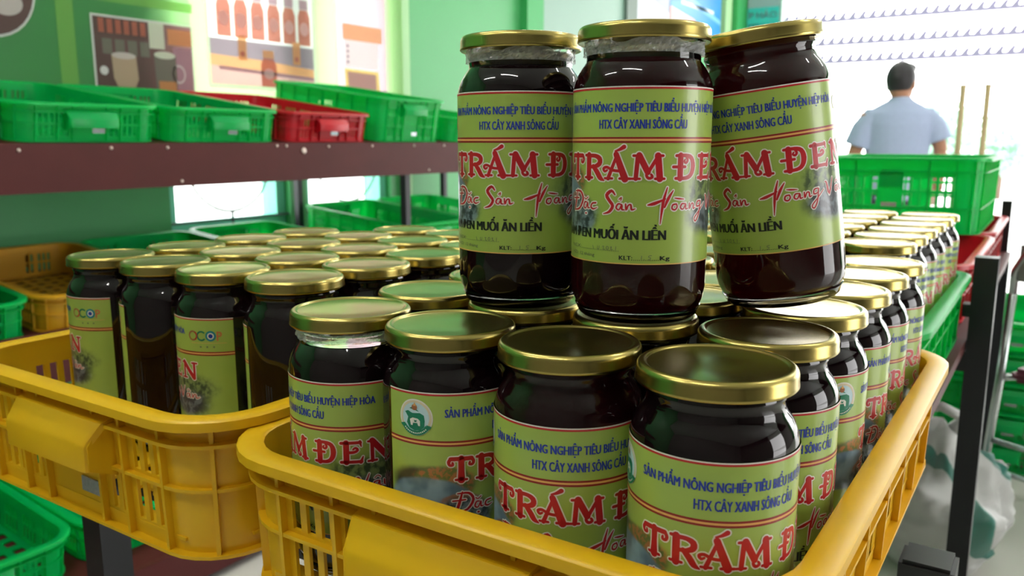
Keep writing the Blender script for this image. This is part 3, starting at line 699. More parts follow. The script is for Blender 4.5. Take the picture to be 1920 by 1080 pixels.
    for a in range(3):
        for j in range(q): fs_.append((a*q+j, a*q+(j+1) % q, (a+1)*q+(j+1) % q, (a+1)*q+j))
    fs_.append(tuple(range(q))[::-1]); fs_.append(tuple(3*q + j for j in range(q)))
    HB.add(vs_, fs_, mname)
    for s_ in (() if tall else (-1, 1)):      # cheeks under the hood
        pr_ = [(-.004, tz - .003), (.015, tz - .008), (.027, tz - .024), (.027, tz - .046), (-.004, tz - .060)]
        vv = [(s_ * (w2 - .004 - e_), -(hl + o_ - .004), z) for e_ in (0, .003) for (o_, z) in pr_]
        HB.add(vv, [tuple(range(5)), tuple(range(9, 4, -1))] + [(j, (j+1) % 5, 5 + (j+1) % 5, 5 + j) for j in range(5)], mname)
    grip = shade_auto(HB.mesh(key + '_grip'), 35)
    SB = MB(); sz = .030 if not tall else H * .36; sx0 = .008 if not tall else -.02; SB.box((sx0, -hl - .0012 + tap * .6, sz - .007), (sx0 + .036, -hl + .004, sz + .007), 'sticker_silver'); sticker = SB.mesh(key + '_sticker')
    return dict(body=body, rim=rim, floor=floor, grip=grip, sticker=sticker)
LOW = dict(Wd=.437, Ln=.64, H=.1, slot_rows=[(.014, .043), (.050, .074)])
JARS = dict(Wd=.456, Ln=.64, H=.112, slot_rows=[(.016, .050), (.058, .086)], fz=.0122)
JARS_L = dict(Wd=.436, Ln=.64, H=.122, slot_rows=[(.018, .056), (.064, .094)], fz=.0122)
TALL = dict(Wd=.437, Ln=.60, H=.185, slot_rows=[(.028, .058), (.066, .098), (.106, .138)], tall=True)
DEEP = dict(Wd=.437, Ln=.62, H=.165, slot_rows=[(.020, .055), (.064, .098), (.106, .126)])
CR = {}
def crate(colour, kind, loc, rz, label, group=None, name='plastic_crate', rx=0.0):
    key = (colour, kind)
    if key not in CR: CR[key] = crate_meshes(colour + '_' + kind, colour, **{'low': LOW, 'tall': TALL, 'deep': DEEP, 'jars': JARS, 'jarsl': JARS_L}[kind])
    m = CR[key]; t = empty(name, loc, rz, label, 'crate', group); t.rotation_euler.x = rx
    put('crate_walls', m['body'], t); put('crate_rim', m['rim'], t); put('crate_floor', m['floor'], t)
    for a in (0, PI):
        g = put('grip', m['grip'], t); g.rotation_euler.z = a
        if a == 0: put('sticker', m['sticker'], g)
    return t
DZ = 0.7585
crate('yellow_plastic', 'jars', (-.308, .69, DZ), 0, 'yellow plastic crate under the three stacked jars, its front grip jutting out')
crate('yellow_plastic', 'jarsl', (-.740, .685, DZ), 0, 'yellow plastic crate with a silver sticker, beside the crate with the stacked jars')
crate('green_plastic', 'jars', (-.343, 1.356, DZ), 0, 'green plastic crate full of jars behind the front yellow crate')
crate('red_plastic', 'jars', (-.350, 2.022, DZ), 0, 'red plastic crate behind the green crate of jars, under the tall green basket')
crate('red_plastic', 'jars', (-.355, 2.688, DZ), 0, 'red plastic crate at the far end of the rack, wholly under the tall green basket')
crate('green_plastic', 'tall', (-.365, 2.58, DZ + .1145), 0, 'tall green basket with open slots, stacked on red crates near the standing person', name='tall_basket')

# ------------------------------------------------------------------ front rack carrying the crates of jars
t = empty('display_rack', (0, 0, 0), 0, 'black steel rack carrying the yellow, green and red crates of jars', 'rack')
a = MB(); a.box((-.93, .47, DZ - .020), (-.115, 3.02, DZ - .002), 'maroon_board'); put('deck', a.mesh('deck'), t)
def angle_post(x, y, z1, w=.034, sx=1, sy=1, z0=0.0):
    a = MB(); a.box((min(x, x + sx*w), min(y, y + sy*.003), z0), (max(x, x + sx*w), max(y, y + sy*.003), z1), 'black_steel'); a.box((min(x, x + sx*.003), min(y, y + sy*w), z0), (max(x, x + sx*.003), max(y, y + sy*w), z1), 'black_steel'); return a
def post(x, y, z1, w=.034): a = MB(); a.box((x - w/2, y - w/2, 0), (x + w/2, y + w/2, z1), 'black_steel'); return a
for (x, y, z1, w) in ((-.895, .492, DZ - .02, .036), (-.095, 1.62, .905, .036), (-.92, 2.9, DZ - .02, .034), (-.13, 2.93, DZ - .02, .034)): put('post', post(x, y, z1, w).mesh('post'), t)
for y in (.52, 1.62, 2.9): a = MB(); a.box((-.92, y - .015, DZ - .056), (-.08 if y < 2 else -.12, y + .015, DZ - .020), 'black_steel'); put('cross_beam', a.mesh('cross_beam'), t)
a = MB(); a.box((-.125, 1.605, .80), (-.078, 1.635, .822), 'black_steel'); put('bracket', a.mesh('bracket'), t)
a = MB(); a.box((-.095, .845, 0), (-.055, .885, .673), 'black_steel'); lg = put('post', a.mesh('post_capped'), t)
a = MB(); a.box((-.1, .84, .664), (-.05, .89, .694), 'black_cap'); cap = a.mesh('post_cap')
bm = bmesh.new(); bm.from_mesh(cap); bmesh.ops.bevel(bm, geom=bm.edges[:], offset=.004, segments=2, affect='EDGES'); bm.to_mesh(cap); bm.free(); put('post_cap', cap, lg)
a = MB(); a.box((-.1, .84, .60), (-.05, .89, .657), 'black_steel'); put('post_collar', a.mesh('post_collar'), lg)
# slim far post with a bracket
t = empty('slim_post', (0, 0, 0), 0, 'slim dark steel post with a short bracket, beyond the rack of jars', 'post')
p_ = Vector((-.140, 3.05, 0)); a = MB(); a.box((p_.x - .014, p_.y - .014, 0), (p_.x + .014, p_.y + .014, .915), 'black_steel'); put('post', a.mesh('slim_post_bar'), t)
a = MB(); a.box((p_.x - .055, p_.y - .012, .79), (p_.x, p_.y + .012, .815), 'black_steel'); put('bracket', a.mesh('slim_bracket'), t)

# ------------------------------------------------------------------ stepped rack along the left wall
SX = -2.17
t = empty('tiered_rack', (0, 0, 0), 0, 'maroon-boarded steel rack along the green wall, holding empty crates', 'rack')
def board(lo, hi, nm='shelf_board'): a = MB(); a.box(lo, hi, 'maroon_board'); return put(nm, a.mesh(nm), t)
def slope_board(z, ang, y1, x0=SX, ln=.70):
    a = MB(); mx = Matrix.Translation((x0, 0, z)) @ Matrix.Rotation(ang, 4, 'Y'); a.box((-ln, -.6, -.018), (0, y1, 0), 'maroon_board', mx); return put('shelf_board', a.mesh('shelf_board'), t)
slope_board(1.094, R(8.2), 3.70); f1 = board((SX, -.6, .970), (SX + .018, 3.70, 1.094), 'fascia')
slope_board(.597, R(6), 3.70); f2 = board((SX, -.6, .470), (SX + .018, 3.70, .612), 'fascia')
slope_board(.118, R(6), 1.9, -1.72, 1.05); board((-1.72, -.6, .02), (-1.702, 1.9, .118), 'fascia')
b_ = MB(); b_.ellipsoid((0, 0, 0), (.003, .005, .005), 'screw', 10, 6); scr = b_.mesh('screw', True)
for (y, z) in ((1.05, 1.078), (1.29, 1.082), (1.46, 1.082), (1.86, 1.085), (1.90, 1.085), (2.09, 1.082), (2.31, 1.083), (2.55, 1.083), (2.74, 1.083), (1.50, .985), (2.64, .985)):
    put('screw', scr, f1, (SX + .019, y, z))
b_ = MB(); b_.ellipsoid((0, 0, 0), (.004, .011, .011), 'screw', 12, 6); put('bolt', b_.mesh('bolt', True), f1, (SX + .019, 1.975, 1.068))
for (x, y) in ((SX - .015, 2.53), (-2.88, 2.60), (SX - .015, .1), (-2.88, .1), (SX - .015, 3.66), (-2.88, 3.66)): put('post', post(x, y, 1.07 if x > -2.5 else 1.17, .028).mesh('wall_rack_post'), t)
for (x, y) in ((-1.74, .1), (-1.74, 1.86)): put('post', post(x, y, .1, .028).mesh('low_post'), t)
# crates on the top shelf (short side to the front: turned a quarter)
Q = R(90); ysl = [1.035 + .437 * k for k in range(-2, 7)]
def on_shelf(k, colour, kind, z, label, dx=0, rz=0, dy=0):
    Ln = {'low': .64, 'tall': .60, 'deep': .62}[kind]
    th_ = R(8.2) if z > 1 else R(6)
    return crate(colour, kind, (SX - Ln / 2 * math.cos(th_) + dx, 1.035 + .437 * (k + .5) + dy, z + (Ln / 2 - dx) * math.sin(th_)), Q + rz, label, rx=th_)
TZ = 1.0955
on_shelf(-1, 'red_plastic', 'low', TZ, 'red empty crate on the upper shelf with only green crates beside it')
on_shelf(0, 'green_plastic', 'low', TZ, 'green empty crate between the red end crate and another green crate, upper shelf')
on_shelf(1, 'green_plastic', 'low', TZ, 'green empty crate between a green crate and a red crate on the upper shelf')
on_shelf(2, 'red_plastic', 'low', TZ, 'red empty crate in front of the deep green crate on the upper shelf')
on_shelf(3, 'green_plastic', 'deep', TZ, 'deep green crate next to the red crates on the upper shelf', rz=R(0))
on_shelf(4, 'green_plastic', 'low', TZ, 'low green crate beyond the deep green one on the upper shelf', dy=.002)
MZ = .599
on_shelf(-1, 'green_plastic', 'low', MZ, 'green empty crate on the middle shelf beside a yellow crate', dy=.03)
on_shelf(0, 'yellow_darker', 'low', MZ, 'yellow empty crate on the middle shelf against the green wall', dy=.032)
on_shelf(1, 'green_plastic', 'low', MZ, 'green empty crate on the middle shelf next to the yellow crate', dy=.034)
on_shelf(2, 'green_plastic', 'low', MZ, 'green empty crate on the middle shelf before the first window', dx=-.02, dy=.036)
on_shelf(3, 'green_plastic', 'deep', MZ, 'deep green crate glowing in window light on the middle shelf', dy=.155)
on_shelf(4, 'green_plastic', 'deep', MZ, 'deep green crate behind the black post on the middle shelf', dy=.17)
crate('green_plastic', 'low', (-2.10, .70, .1605), Q, 'green empty crate on the lowest shelf behind the black post', rx=R(6))
crate('green_plastic', 'low', (-2.10, 1.145, .1605), Q, 'green empty crate at the end of the lowest shelf', rx=R(6))

# ------------------------------------------------------------------ printed banner hanging before the windows
t = empty('banner', (WX + .04, 0, 0), 0, 'large printed green banner with product photographs, hung before the windows', 'banner')
class Print:
    """flat shapes on the banner plane: x = Y of the room, y = Z of the room, layered by half a millimetre"""
    def __init__(s): s.b = MB()
    def poly(s, pts, m, l=0): s.b.add([(l * .0004, y, z) for y, z in pts], [tuple(range(len(pts)))], m)
    def rect(s, y0, y1, z0, z1, m, l=0): s.poly([(y0, z0), (y1, z0), (y1, z1), (y0, z1)], m, l)
    def disc(s, y, z, r, m, l=0, rz=None, n=32): s.poly([(y + r * math.cos(2*PI*k/n), z + (rz or r) * math.sin(2*PI*k/n)) for k in range(n)], m, l)
    def bottle(s, y, z, w, h, m, l, cap='print_mauve'):
        s.poly([(y - w/2, z), (y + w/2, z), (y + w/2, z + h*.62), (y + w*.32, z + h*.78), (y - w*.32, z + h*.78), (y - w/2, z + h*.62)], m, l)
        s.rect(y - w*.36, y + w*.36, z + h*.79, z + h, cap, l)
        s.disc(y, z + h*.36, w*.36, 'print_pink', l + 1, h*.15, 14)
P0, P1, PT = 1.743, 2.149, 1.545
A0, A1, B0, B1 = 2.235, 2.80, 2.955, 3.30; ZB, ZT = 1.17, 2.30; PB = 1.26
# sheet in strips round the picture openings
p = Print()
p.rect(.6, P0, ZB, ZT, 'print_green'); p.rect(P0, P1, ZB, PB, 'print_green'); p.rect(P0, P1, PT, ZT, 'print_green')
p.rect(P1, A0, ZB, ZT, 'print_light_and_backlit'); p.rect(A0, A1, ZB, 1.335, 'print_light_and_backlit'); p.rect(A0, A1, 2.0, ZT, 'print_light_and_backlit')  # lighter green from here on stands in for window light through the sheet
p.rect(A1, B0, ZB, ZT, 'print_light_and_backlit'); p.rect(B0, B1, ZB, 1.26, 'print_light_and_backlit'); p.rect(B0, B1, 2.0, ZT, 'print_light_and_backlit'); p.rect(B1, 3.43, ZB, ZT, 'print_light_and_backlit')
put('banner_sheet', p.b.mesh('banner_sheet'), t)
p = Print(); p.rect(1.614, 1.675, ZB, ZT, 'print_light_and_backlit', 2); p.rect(1.675, 2.16, 1.60, 1.635, 'print_light_and_backlit', 2); p.rect(1.675, 2.16, 1.68, 1.9, 'poster_pale', 2); put('print_stripes', p.b.mesh('print_stripes'), t)
p = Print(); p.disc(1.40, 1.60, .150, 'print_white', 2, .165); p.disc(1.40, 1.60, .143, 'print_brown', 3, .157)
for (y, z, r_) in ((1.36, 1.53, .05), (1.45, 1.55, .055), (1.40, 1.62, .05), (1.49, 1.62, .045), (1.32, 1.6, .05)): p.disc(y, z, r_, 'print_egg', 4, r_ * .75)
put('round_photo', p.b.mesh('round_photo'), t)
# photo of glasses on a table
p = Print(); p.rect(P0, P1, PB, PT, 'print_brown', 1)
for (y0, y1, z0, z1) in ((P0 - .008, P0, PB, PT + .008), (P1, P1 + .008, PB, PT + .008), (P0, P1, PT, PT + .008)): p.rect(y0, y1, z0, z1, 'print_white', 3)
for k in range(6): p.rect(P0 + .02 + k * .033, P0 + .042 + k * .033, 1.49, 1.54, 'print_rust', 2)
for k in range(4): p.rect(P0 + .03 + k * .05, P0 + .068 + k * .05, 1.415, 1.47, 'print_dark_glass', 2)
p.rect(P0 + .22, P0 + .285, 1.45, PT, 'print_cream', 2); p.rect(P0 + .30, P1, 1.47, 1.53, 'print_orange', 2); p.rect(P0 + .32, P1, 1.30, 1.46, 'print_mauve', 2)
p.poly([(P0 + .062, 1.415), (P0 + .16, 1.415), (P0 + .165, 1.33), (P0 + .15, 1.30), (P0 + .08, 1.30), (P0 + .066, 1.33)], 'print_glass', 3); p.disc(P0 + .111, 1.413, .048, 'print_egg', 4, .012)
p.poly([(P0 + .235, 1.43), (P0 + .33, 1.43), (P0 + .33, 1.27), (P0 + .24, 1.27)], 'print_dark_glass', 3); p.rect(P0 + .25, P0 + .325, 1.28, 1.33, 'print_orange', 4); p.disc(P0 + .282, 1.428, .046, 'print_cream', 4, .014)
p.b.add(*(lambda n=20: ([(.0012, P0 + .34 + r_ * math.cos(2*PI*k/n), 1.36 + r_ * 1.2 * math.sin(2*PI*k/n)) for r_ in (.03, .024) for k in range(n)], [(k, (k+1) % n, n + (k+1) % n, n + k) for k in range(n)]))(), 'print_white')
p.disc(P0 + .03, 1.355, .016, 'print_white', 3)
put('table_photo', p.b.mesh('table_photo'), t)
# photo of a shop shelf with bottles
p = Print(); p.rect(A0, A1, 1.335, 2.0, 'print_white', 0)
for (y0, y1, z0, z1) in ((A0 - .014, A0, 1.32, 2.0), (A1, A1 + .014, 1.32, 2.0), (A0, A1, 1.32, 1.335)): p.rect(y0, y1, z0, z1, 'print_white', 1)
p.poly([(A0, 1.52), (A1, 1.52), (A1, 1.425), (A0 + .3, 1.445), (A0, 1.455)], 'print_slate', 1); p.poly([(A0, 1.455), (A0 + .3, 1.445), (A1, 1.425), (A1, 1.39), (A0, 1.41)], 'print_orange', 1)
p.poly([(A0, 1.41), (A1, 1.39), (A1, 1.335), (A0, 1.335)], 'print_pink', 1); p.poly([(A0 + .04, 1.41), (A1, 1.39), (A1, 1.375), (A0 + .04, 1.395)], 'print_mauve', 2)
for k in range(6): p.bottle(A0 + .075 + k * .088, 1.53, .072, .20, 'print_rust', 1)
for y in (A0 + .14, A0 + .44): p.rect(y, y + .045, 1.44, 1.54, 'print_orange', 2); p.disc(y + .022, 1.465, .012, 'print_rust', 3, n=10)
p.bottle(A0 + .30, 1.335, .085, .155, 'print_rust', 2, 'print_orange')
put('shelf_photo', p.b.mesh('shelf_photo'), t)
# photo of a wall calendar
p = Print(); p.rect(B0, B1, 1.26, 2.0, 'print_mauve', 0)
for (y0, y1) in ((B0 - .01, B0), (B1, B1 + .01)): p.rect(y0, y1, 1.26, 2.0, 'print_white', 1)
p.rect(B0 + .04, B1 - .03, 1.585, 1.66, 'print_orange', 1); p.rect(B0 + .05, B1 - .06, 1.455, 1.585, 'print_white', 1)
p.poly([(B0 + .05, 1.33), (B1 - .05, 1.33), (B1 - .06, 1.445), (B0 + .045, 1.45)], 'print_yellow', 1); p.poly([(B0 + .07, 1.345), (B1 - .075, 1.345), (B1 - .08, 1.43), (B0 + .065, 1.435)], 'print_mauve', 2)
for k in range(4): p.rect(B0 + .062, B0 + .078, 1.475 + k * .025, 1.487 + k * .025, 'print_slate', 2)
put('calendar_photo', p.b.mesh('calendar_photo'), t)

# ------------------------------------------------------------------ posters on the left wall, sign by the door
t = empty('wall_poster', (WX + .035, 0, 0), 0, 'blue wall poster with pale diagonal stripe high beside the door', 'poster')
p = Print(); p.rect(6.95, 8.20, 2.0, 2.75, 'poster_blue'); put('poster_sheet', p.b.mesh('poster_sheet'), t)
p = Print(); p.poly([(6.95, 2.40), (8.20, 2.22), (8.20, 2.26), (6.95, 2.45)], 'poster_sky', 2); p.poly([(6.95, 2.25), (7.5, 2.20), (8.0, 2.0), (6.95, 2.0)], 'poster_pink', 2); p.rect(7.2, 8.0, 2.30, 2.33, 'sign_white', 2); put('poster_print', p.b.mesh('poster_print'), t)
t = empty('wall_poster', (WX + .035, 0, 0), 0, 'grey and white wall poster beside the blue one', 'poster')
p = Print(); p.rect(6.28, 6.93, 2.0, 2.75, 'poster_pale'); put('poster_sheet', p.b.mesh('poster_sheet2'), t)
p = Print(); p.poly([(6.34, 2.30), (6.93, 2.18), (6.93, 2.6), (6.34, 2.6)], 'poster_grey', 2); put('poster_print', p.b.mesh('poster_print2'), t)
t = empty('door_sign', (0, FY - .02, 0), 0, 'teal sign with white capitals on the wall by the open door', 'sign')
a = MB(); a.box((-2.87, -.004, 2.0), (-2.55, 0, 2.44), 'sign_teal'); put('sign_board', a.mesh('sign_board'), t)
a = MB(); a.box((-2.87, -.006, 2.44), (-2.55, 0, 2.60), 'sign_grey'); put('sign_header', a.mesh('sign_header'), t)
F = Flat(); F.text('P HẢO', -2.85, -2.57, 2.335, .06, 'sign_white', 1, .02, mm=True); F.text('TT HÀ', -2.85, -2.60, 2.22, .06, 'sign_white', 1, .02, mm=True)
l = put('sign_lettering', F.build('sign_lettering', bend=False), t); l.rotation_euler = (R(90), 0, 0); l.location = (0, -.008, 0)

# rolled-up shutter slats across the door opening
for k, z in enumerate((2.262, 2.038, 1.868)):
    t = tag(empty('shutter_slat', (0, FY - .03, z)), ['upper', 'middle', 'lowest'][k] + ' pale perforated shutter slat across the open door', 'shutter slat')
    a = MB(); a.box((-2.53, -.01, -.022), (3.99, .01, .012), 'shutter_lavender'); put('slat_bar', a.mesh('slat_bar'), t)
    a = MB()
    for q in range(72):
        x = -2.48 + q * .09
        a.add([(x + dx, dy, dz) for dy in (-.008, .008) for (dx, dz) in ((-.025, .012), (.03, .012), (.045, .05), (.03, .075), (.01, .06))], [(0,1,2,3,4), (9,8,7,6,5)] + [(j, 5+j, 5+(j+1) % 5, (j+1) % 5) for j in range(5)], 'shutter_lavender')
    put('slat_teeth', a.mesh('slat_teeth'), t)

# ------------------------------------------------------------------ person standing near the door, seen from behind
def remeshed(name, mb, voxel, mname, smooth=6, cut=None):
    me = mb.mesh(name + '_src'); o = bpy.data.objects.new('tmp', me); C.objects.link(o)
    m_ = o.modifiers.new('r', 'REMESH'); m_.mode = 'VOXEL'; m_.voxel_size = voxel; m_.use_smooth_shade = True
    s_ = o.modifiers.new('s', 'SMOOTH'); s_.iterations = smooth; s_.factor = .5
    dg = bpy.context.evaluated_depsgraph_get(); dg.update()
    out = bpy.data.meshes.new_from_object(o.evaluated_get(dg)); out.name = name
    bpy.data.objects.remove(o); bpy.data.meshes.remove(me)
    out.materials.clear(); out.materials.append(M[mname])
    out.polygons.foreach_set('use_smooth', [True] * len(out.polygons)); return out
def rings(b, rs, m, n=20):
    vs = []; fs = []
    for (cx_, cy_, z, w, d) in rs:
        for j in range(n): vs.append((cx_ + w * math.cos(2*PI*j/n), cy_ + d * math.sin(2*PI*j/n), z))
    for k_ in range(len(rs) - 1):
        for j in range(n): fs.append((k_*n+j, k_*n+(j+1) % n, (k_+1)*n+(j+1) % n, (k_+1)*n+j))
    fs.append(tuple(range(n))[::-1]); fs.append(tuple((len(rs)-1)*n + j for j in range(n))); b.add(vs, fs, m)
HT = Matrix.Rotation(R(-38), 3, 'Z')      # head turned to the right
hc = Vector((0, .015, 1.452))
def hp(v): return tuple(hc + HT @ Vector(v))
bd = MB()
rings(bd, [(0,0,.78,.16,.10), (0,0,.88,.155,.10), (0,0,.98,.145,.095), (0,0,1.1,.165,.105), (0,0,1.2,.18,.11), (0,0,1.28,.175,.095), (0,0,1.325,.09,.06)], 'skin')
bd.tube([(0, -.005, 1.28), (0, .005, 1.36), (0, .012, 1.42)], [.06, .054, .054], 'skin', 14)
bd.ellipsoid(hc, (.074, .094, .110), 'skin', 20, 14, HT); bd.ellipsoid(hp((0, .03, -.055)), (.058, .062, .058), 'skin', 16, 10, HT)
bd.ellipsoid(hp((0, .100, -.02)), (.013, .018, .026), 'skin', 10, 8, HT)
bd.tube([hp((-.022, .088, -.063)), hp((0, .094, -.062)), hp((.022, .088, -.063))], .007, 'skin', 8)
for s_ in (-1, 1):
    bd.ellipsoid(hp((s_ * .077, -.005, -.015)), (.010, .020, .032), 'skin', 12, 8, HT)
    bd.ellipsoid(hp((s_ * .031, .082, .008)), (.014, .012, .009), 'skin', 10, 8, HT)
    bd.tube([(s_ * .09, 0, .82), (s_ * .10, .01, .45), (s_ * .10, -.015, .08)], [.085, .056, .04], 'skin', 14)
    bd.tube([(s_ * .10, -.05, .035), (s_ * .11, .16, .03)], [.04, .035], 'skin', 12)
arms = {1: ((.175, 0, 1.26), (.245, -.02, 1.06), (.300, .13, .90)), -1: ((-.175, 0, 1.26), (-.245, .02, 1.02), (-.16, .24, .92))}
for s_, (a_, e_, w_) in arms.items():
    bd.tube([a_, e_, w_], [.052, .040, .028], 'skin', 14)
    a3, e3, w3 = Vector(a_), Vector(e_), Vector(w_); d = (w3 - e3).normalized(); sd = d.cross(Vector((0, 0, 1))).normalized(); up = sd.cross(d)
    palm = w3 + d * .05; bd.tube([w3, w3 + d * .04, w3 + d * .085], [.027, .036, .032], 'skin', 12)
    for q, ln in zip((-1.5, -.5, .5, 1.5), (.055, .068, .072, .062)):
        p0 = w3 + d * .08 + sd * q * .0165; bd.tube([p0, p0 + d * ln * .55 - up * .008, p0 + d * ln * .85 - up * .03], [.0095, .009, .0075], 'skin', 8)
    p0 = w3 + d * .03 - sd * s_ * .028; bd.tube([p0, p0 + d * .035 - sd * s_ * .022, p0 + d * .062 - sd * s_ * .02 - up * .012], [.012, .0105, .009], 'skin', 8)
person = empty('person', (-.874, 5.62, 0), YAW - R(8), 'person seen from behind in a pale blue short-sleeved shirt, by the open door', 'person')
put('body', remeshed('body', bd, .0085, 'skin', 3), person)
sh = MB()
rings(sh, [(0,0,.74,.19,.13), (0,0,.86,.185,.125), (0,0,.98,.178,.12), (0,0,1.1,.19,.125), (0,0,1.2,.202,.128), (0,0,1.27,.196,.112), (0,0,1.315,.13,.085), (0,.0,1.345,.072,.066)], 'shirt_blue', 28)
sh.tube([(0, 0, 1.32), (0, .004, 1.362)], [.069, .064], 'shirt_blue', 20)
for s_, (a_, e_, w_) in arms.items():
    a3, e3 = Vector(a_), Vector(e_); sh.tube([a3 - Vector((s_ * .075, 0, .02)), a3 + Vector((-s_ * .015, 0, -.015)), a3 + (e3 - a3) * .35, a3 + (e3 - a3) * .80], [.055, .064, .072, .080], 'shirt_blue', 18)
put('shirt', remeshed('shirt', sh, .009, 'shirt_blue', 3), person)
tr = MB(); rings(tr, [(0,0,.70,.185,.125), (0,0,.80,.178,.12), (0,0,.92,.168,.112)], 'trouser_dark')
for s_ in (-1, 1): tr.tube([(s_ * .09, 0, .80), (s_ * .10, .01, .45), (s_ * .10, -.012, .07)], [.105, .082, .072], 'trouser_dark', 16)
put('trousers', remeshed('trousers', tr, .012, 'trouser_dark', 3), person)
hr = MB(); hr.ellipsoid(hp((0, -.012, .022)), (.083, .098, .106), 'hair', 24, 16, HT); hr.ellipsoid(hp((0, .045, .085)), (.066, .056, .036), 'hair', 18, 12, HT)
hme = remeshed('hair', hr, .007, 'hair', 2)
bm = bmesh.new(); bm.from_mesh(hme)
pc = Vector(hp((0, .042, .03))); pn = HT @ Vector((0, 1, -.75)); bmesh.ops.bisect_plane(bm, geom=bm.verts[:] + bm.edges[:] + bm.faces[:], plane_co=pc, plane_no=pn, clear_outer=True)
bmesh.ops.bisect_plane(bm, geom=bm.verts[:] + bm.edges[:] + bm.faces[:], plane_co=Vector(hp((0, -.07, -.062))), plane_no=HT @ Vector((0, .45, -1)), clear_outer=True)
bmesh.ops.holes_fill(bm, edges=[e for e in bm.edges if len(e.link_faces) == 1]); bm.to_mesh(hme); bm.free(); put('hair', hme, person)
for s_ in (-1, 1):
    e_ = MB(); e_.ellipsoid((0, 0, 0), (.011, .007, .006), 'ink_white', 10, 6, HT); e_.ellipsoid(HT @ Vector((0, .005, 0)), (.005, .004, .005), 'ink_black', 8, 6, HT)
    put('eye', e_.mesh('eye', True), person, hp((s_ * .031, .091, .008)))
    sb = MB(); sb.tube([(s_ * .10, -.07, .032), (s_ * .105, .05, .036), (s_ * .112, .19, .028)], [.045, .047, .034], 'trouser_dark', 14); put('shoe', remeshed('shoe', sb, .009, 'trouser_dark', 3), person)

# two bamboo poles beyond the basket
for (x, y, z1, lb) in ((-.612, 6.35, 1.44, 'slim bamboo pole standing next to the person'), (-.475, 6.45, 1.445, 'slim bamboo pole standing farther from the person than its twin')):
    t = tag(empty('bamboo_pole', (x, y, 0)), lb, 'pole'); a = MB(); pts = []; rr = []
    for q in range(8):
        z = z1 * q / 7; pts += [(0, 0, z), (0, 0, min(z + .012, z1 + .012)), (0, 0, min(z + .03, z1 + .03))]; rr += [.0185, .021, .0185]
    a.tube(pts, rr, 'bamboo', 10); put('cane', a.mesh('cane', True), t)
    a = MB(); a.lathe([(0, 0), (.06, 0), (.06, .02), (.03, .035), (.02, .06), (0, .06)], 'concrete', 24); put('foot', a.mesh('foot', True), t)

# trees in the yard
def tree(x, y, h, r, n, label, seed):
    t = tag(empty('yard_tree', (x, y, -.06)), label, 'tree'); rn = random.Random(seed)
    a = MB(); a.tube([(0, 0, 0), (.03, .02, h * .35), (0, 0, h * .7)], [.07, .055, .03], 'bark', 8)
    for q in range(4): an = q * 1.6; a.tube([(.02, .01, h * (.3 + q * .06)), (r * .5 * math.cos(an), r * .5 * math.sin(an), h * (.52 + q * .08))], [.03, .012], 'bark', 6)
    put('trunk', a.mesh('trunk', True), t)
    vs = []; fs = []
    for q in range(n):
        c = Vector((rn.gauss(0, 1), rn.gauss(0, 1), rn.gauss(0, 1))).normalized() * (rn.random() ** .5)
        c = Vector((c.x * r, c.y * r, h * .62 + c.z * h * .36)); d1 = Vector((rn.gauss(0,1), rn.gauss(0,1), rn.gauss(0,1))).normalized(); d2 = d1.orthogonal().normalized(); s_ = rn.uniform(.05, .09)
        k_ = len(vs); vs += [c - d1 * s_, c + d2 * s_ * .5, c + d1 * s_, c - d2 * s_ * .5]; fs.append((k_, k_+1, k_+2, k_+3))
    put('foliage', mesh('foliage', vs, fs, ['leaf']), t)['kind'] = 'stuff'
tree(-2.0, 17.0, 1.95, .75, 1800, 'small leafy tree in the bright yard behind the bamboo poles', 1)
tree(-1.1, 19.5, 1.75, .8, 1500, 'rounded shrub tree farther back in the bright yard', 2)

# ------------------------------------------------------------------ right edge: crate stack, chair, stool, bag
for k in range(5):
    crate('green_plastic', 'low', (-.10, 3.42, .002 + .1025 * k), 0, ['lowest', 'second lowest', 'middle', 'second highest', 'topmost'][k] + ' green crate of the stack on the floor beyond the rack', 'green crates stacked on the floor')
t = empty('metal_chair', (.088, 2.44, 0), -R(26), 'steel-tube chair with grey-green back and maroon seat at the edge of the aisle', 'chair')
hw = .20
for s_ in (-1, 1):
    a = MB(); a.tube([(s_ * hw, -.06, .0), (s_ * hw, .0, .45), (s_ * hw, .02, .70)], .011, 'steel_tube', 10); put('leg', a.mesh('chair_leg', True), t)
    a = MB(); a.tube([(s_ * hw, .42, .0), (s_ * hw, .36, .42), (s_ * hw, .02, .47)], .011, 'steel_tube', 10); put('leg', a.mesh('chair_front_leg', True), t)
a = MB(); a.tube([(-hw, .02, .68), (-hw, .02, .76), (-hw + .03, .02, .82), (-hw + .09, .02, .845), (hw - .09, .02, .845), (hw - .03, .02, .82), (hw, .02, .76), (hw, .02, .68)], .011, 'steel_tube', 10); put('back_frame', a.mesh('back_frame', True), t)
a = MB(); a.box((-hw + .012, .012, .735), (hw - .012, .028, .832), 'chair_back'); put('backrest', a.mesh('backrest'), t)
a = MB(); a.box((-hw + .005, .03, .455), (hw - .005, .40, .495), 'seat_maroon'); sm_ = a.mesh('seat'); bm = bmesh.new(); bm.from_mesh(sm_); bmesh.ops.bevel(bm, geom=bm.edges[:], offset=.015, segments=3, affect='EDGES'); bm.to_mesh(sm_); bm.free(); put('seat', sm_, t)
for z in (.22, .30): a = MB(); a.tube([(-hw, -.02, z), (hw, -.02, z)], .008, 'steel_tube', 8); put('stretcher', a.mesh('stretcher', True), t)
t = empty('plastic_stool', (.10, 4.05, 0), YAW, 'blue plastic stool standing behind the steel-tube chair', 'stool')
a = MB(); a.box((-.15, -.15, .40), (.15, .15, .43), 'blue_plastic'); put('stool_top', a.mesh('stool_top'), t)
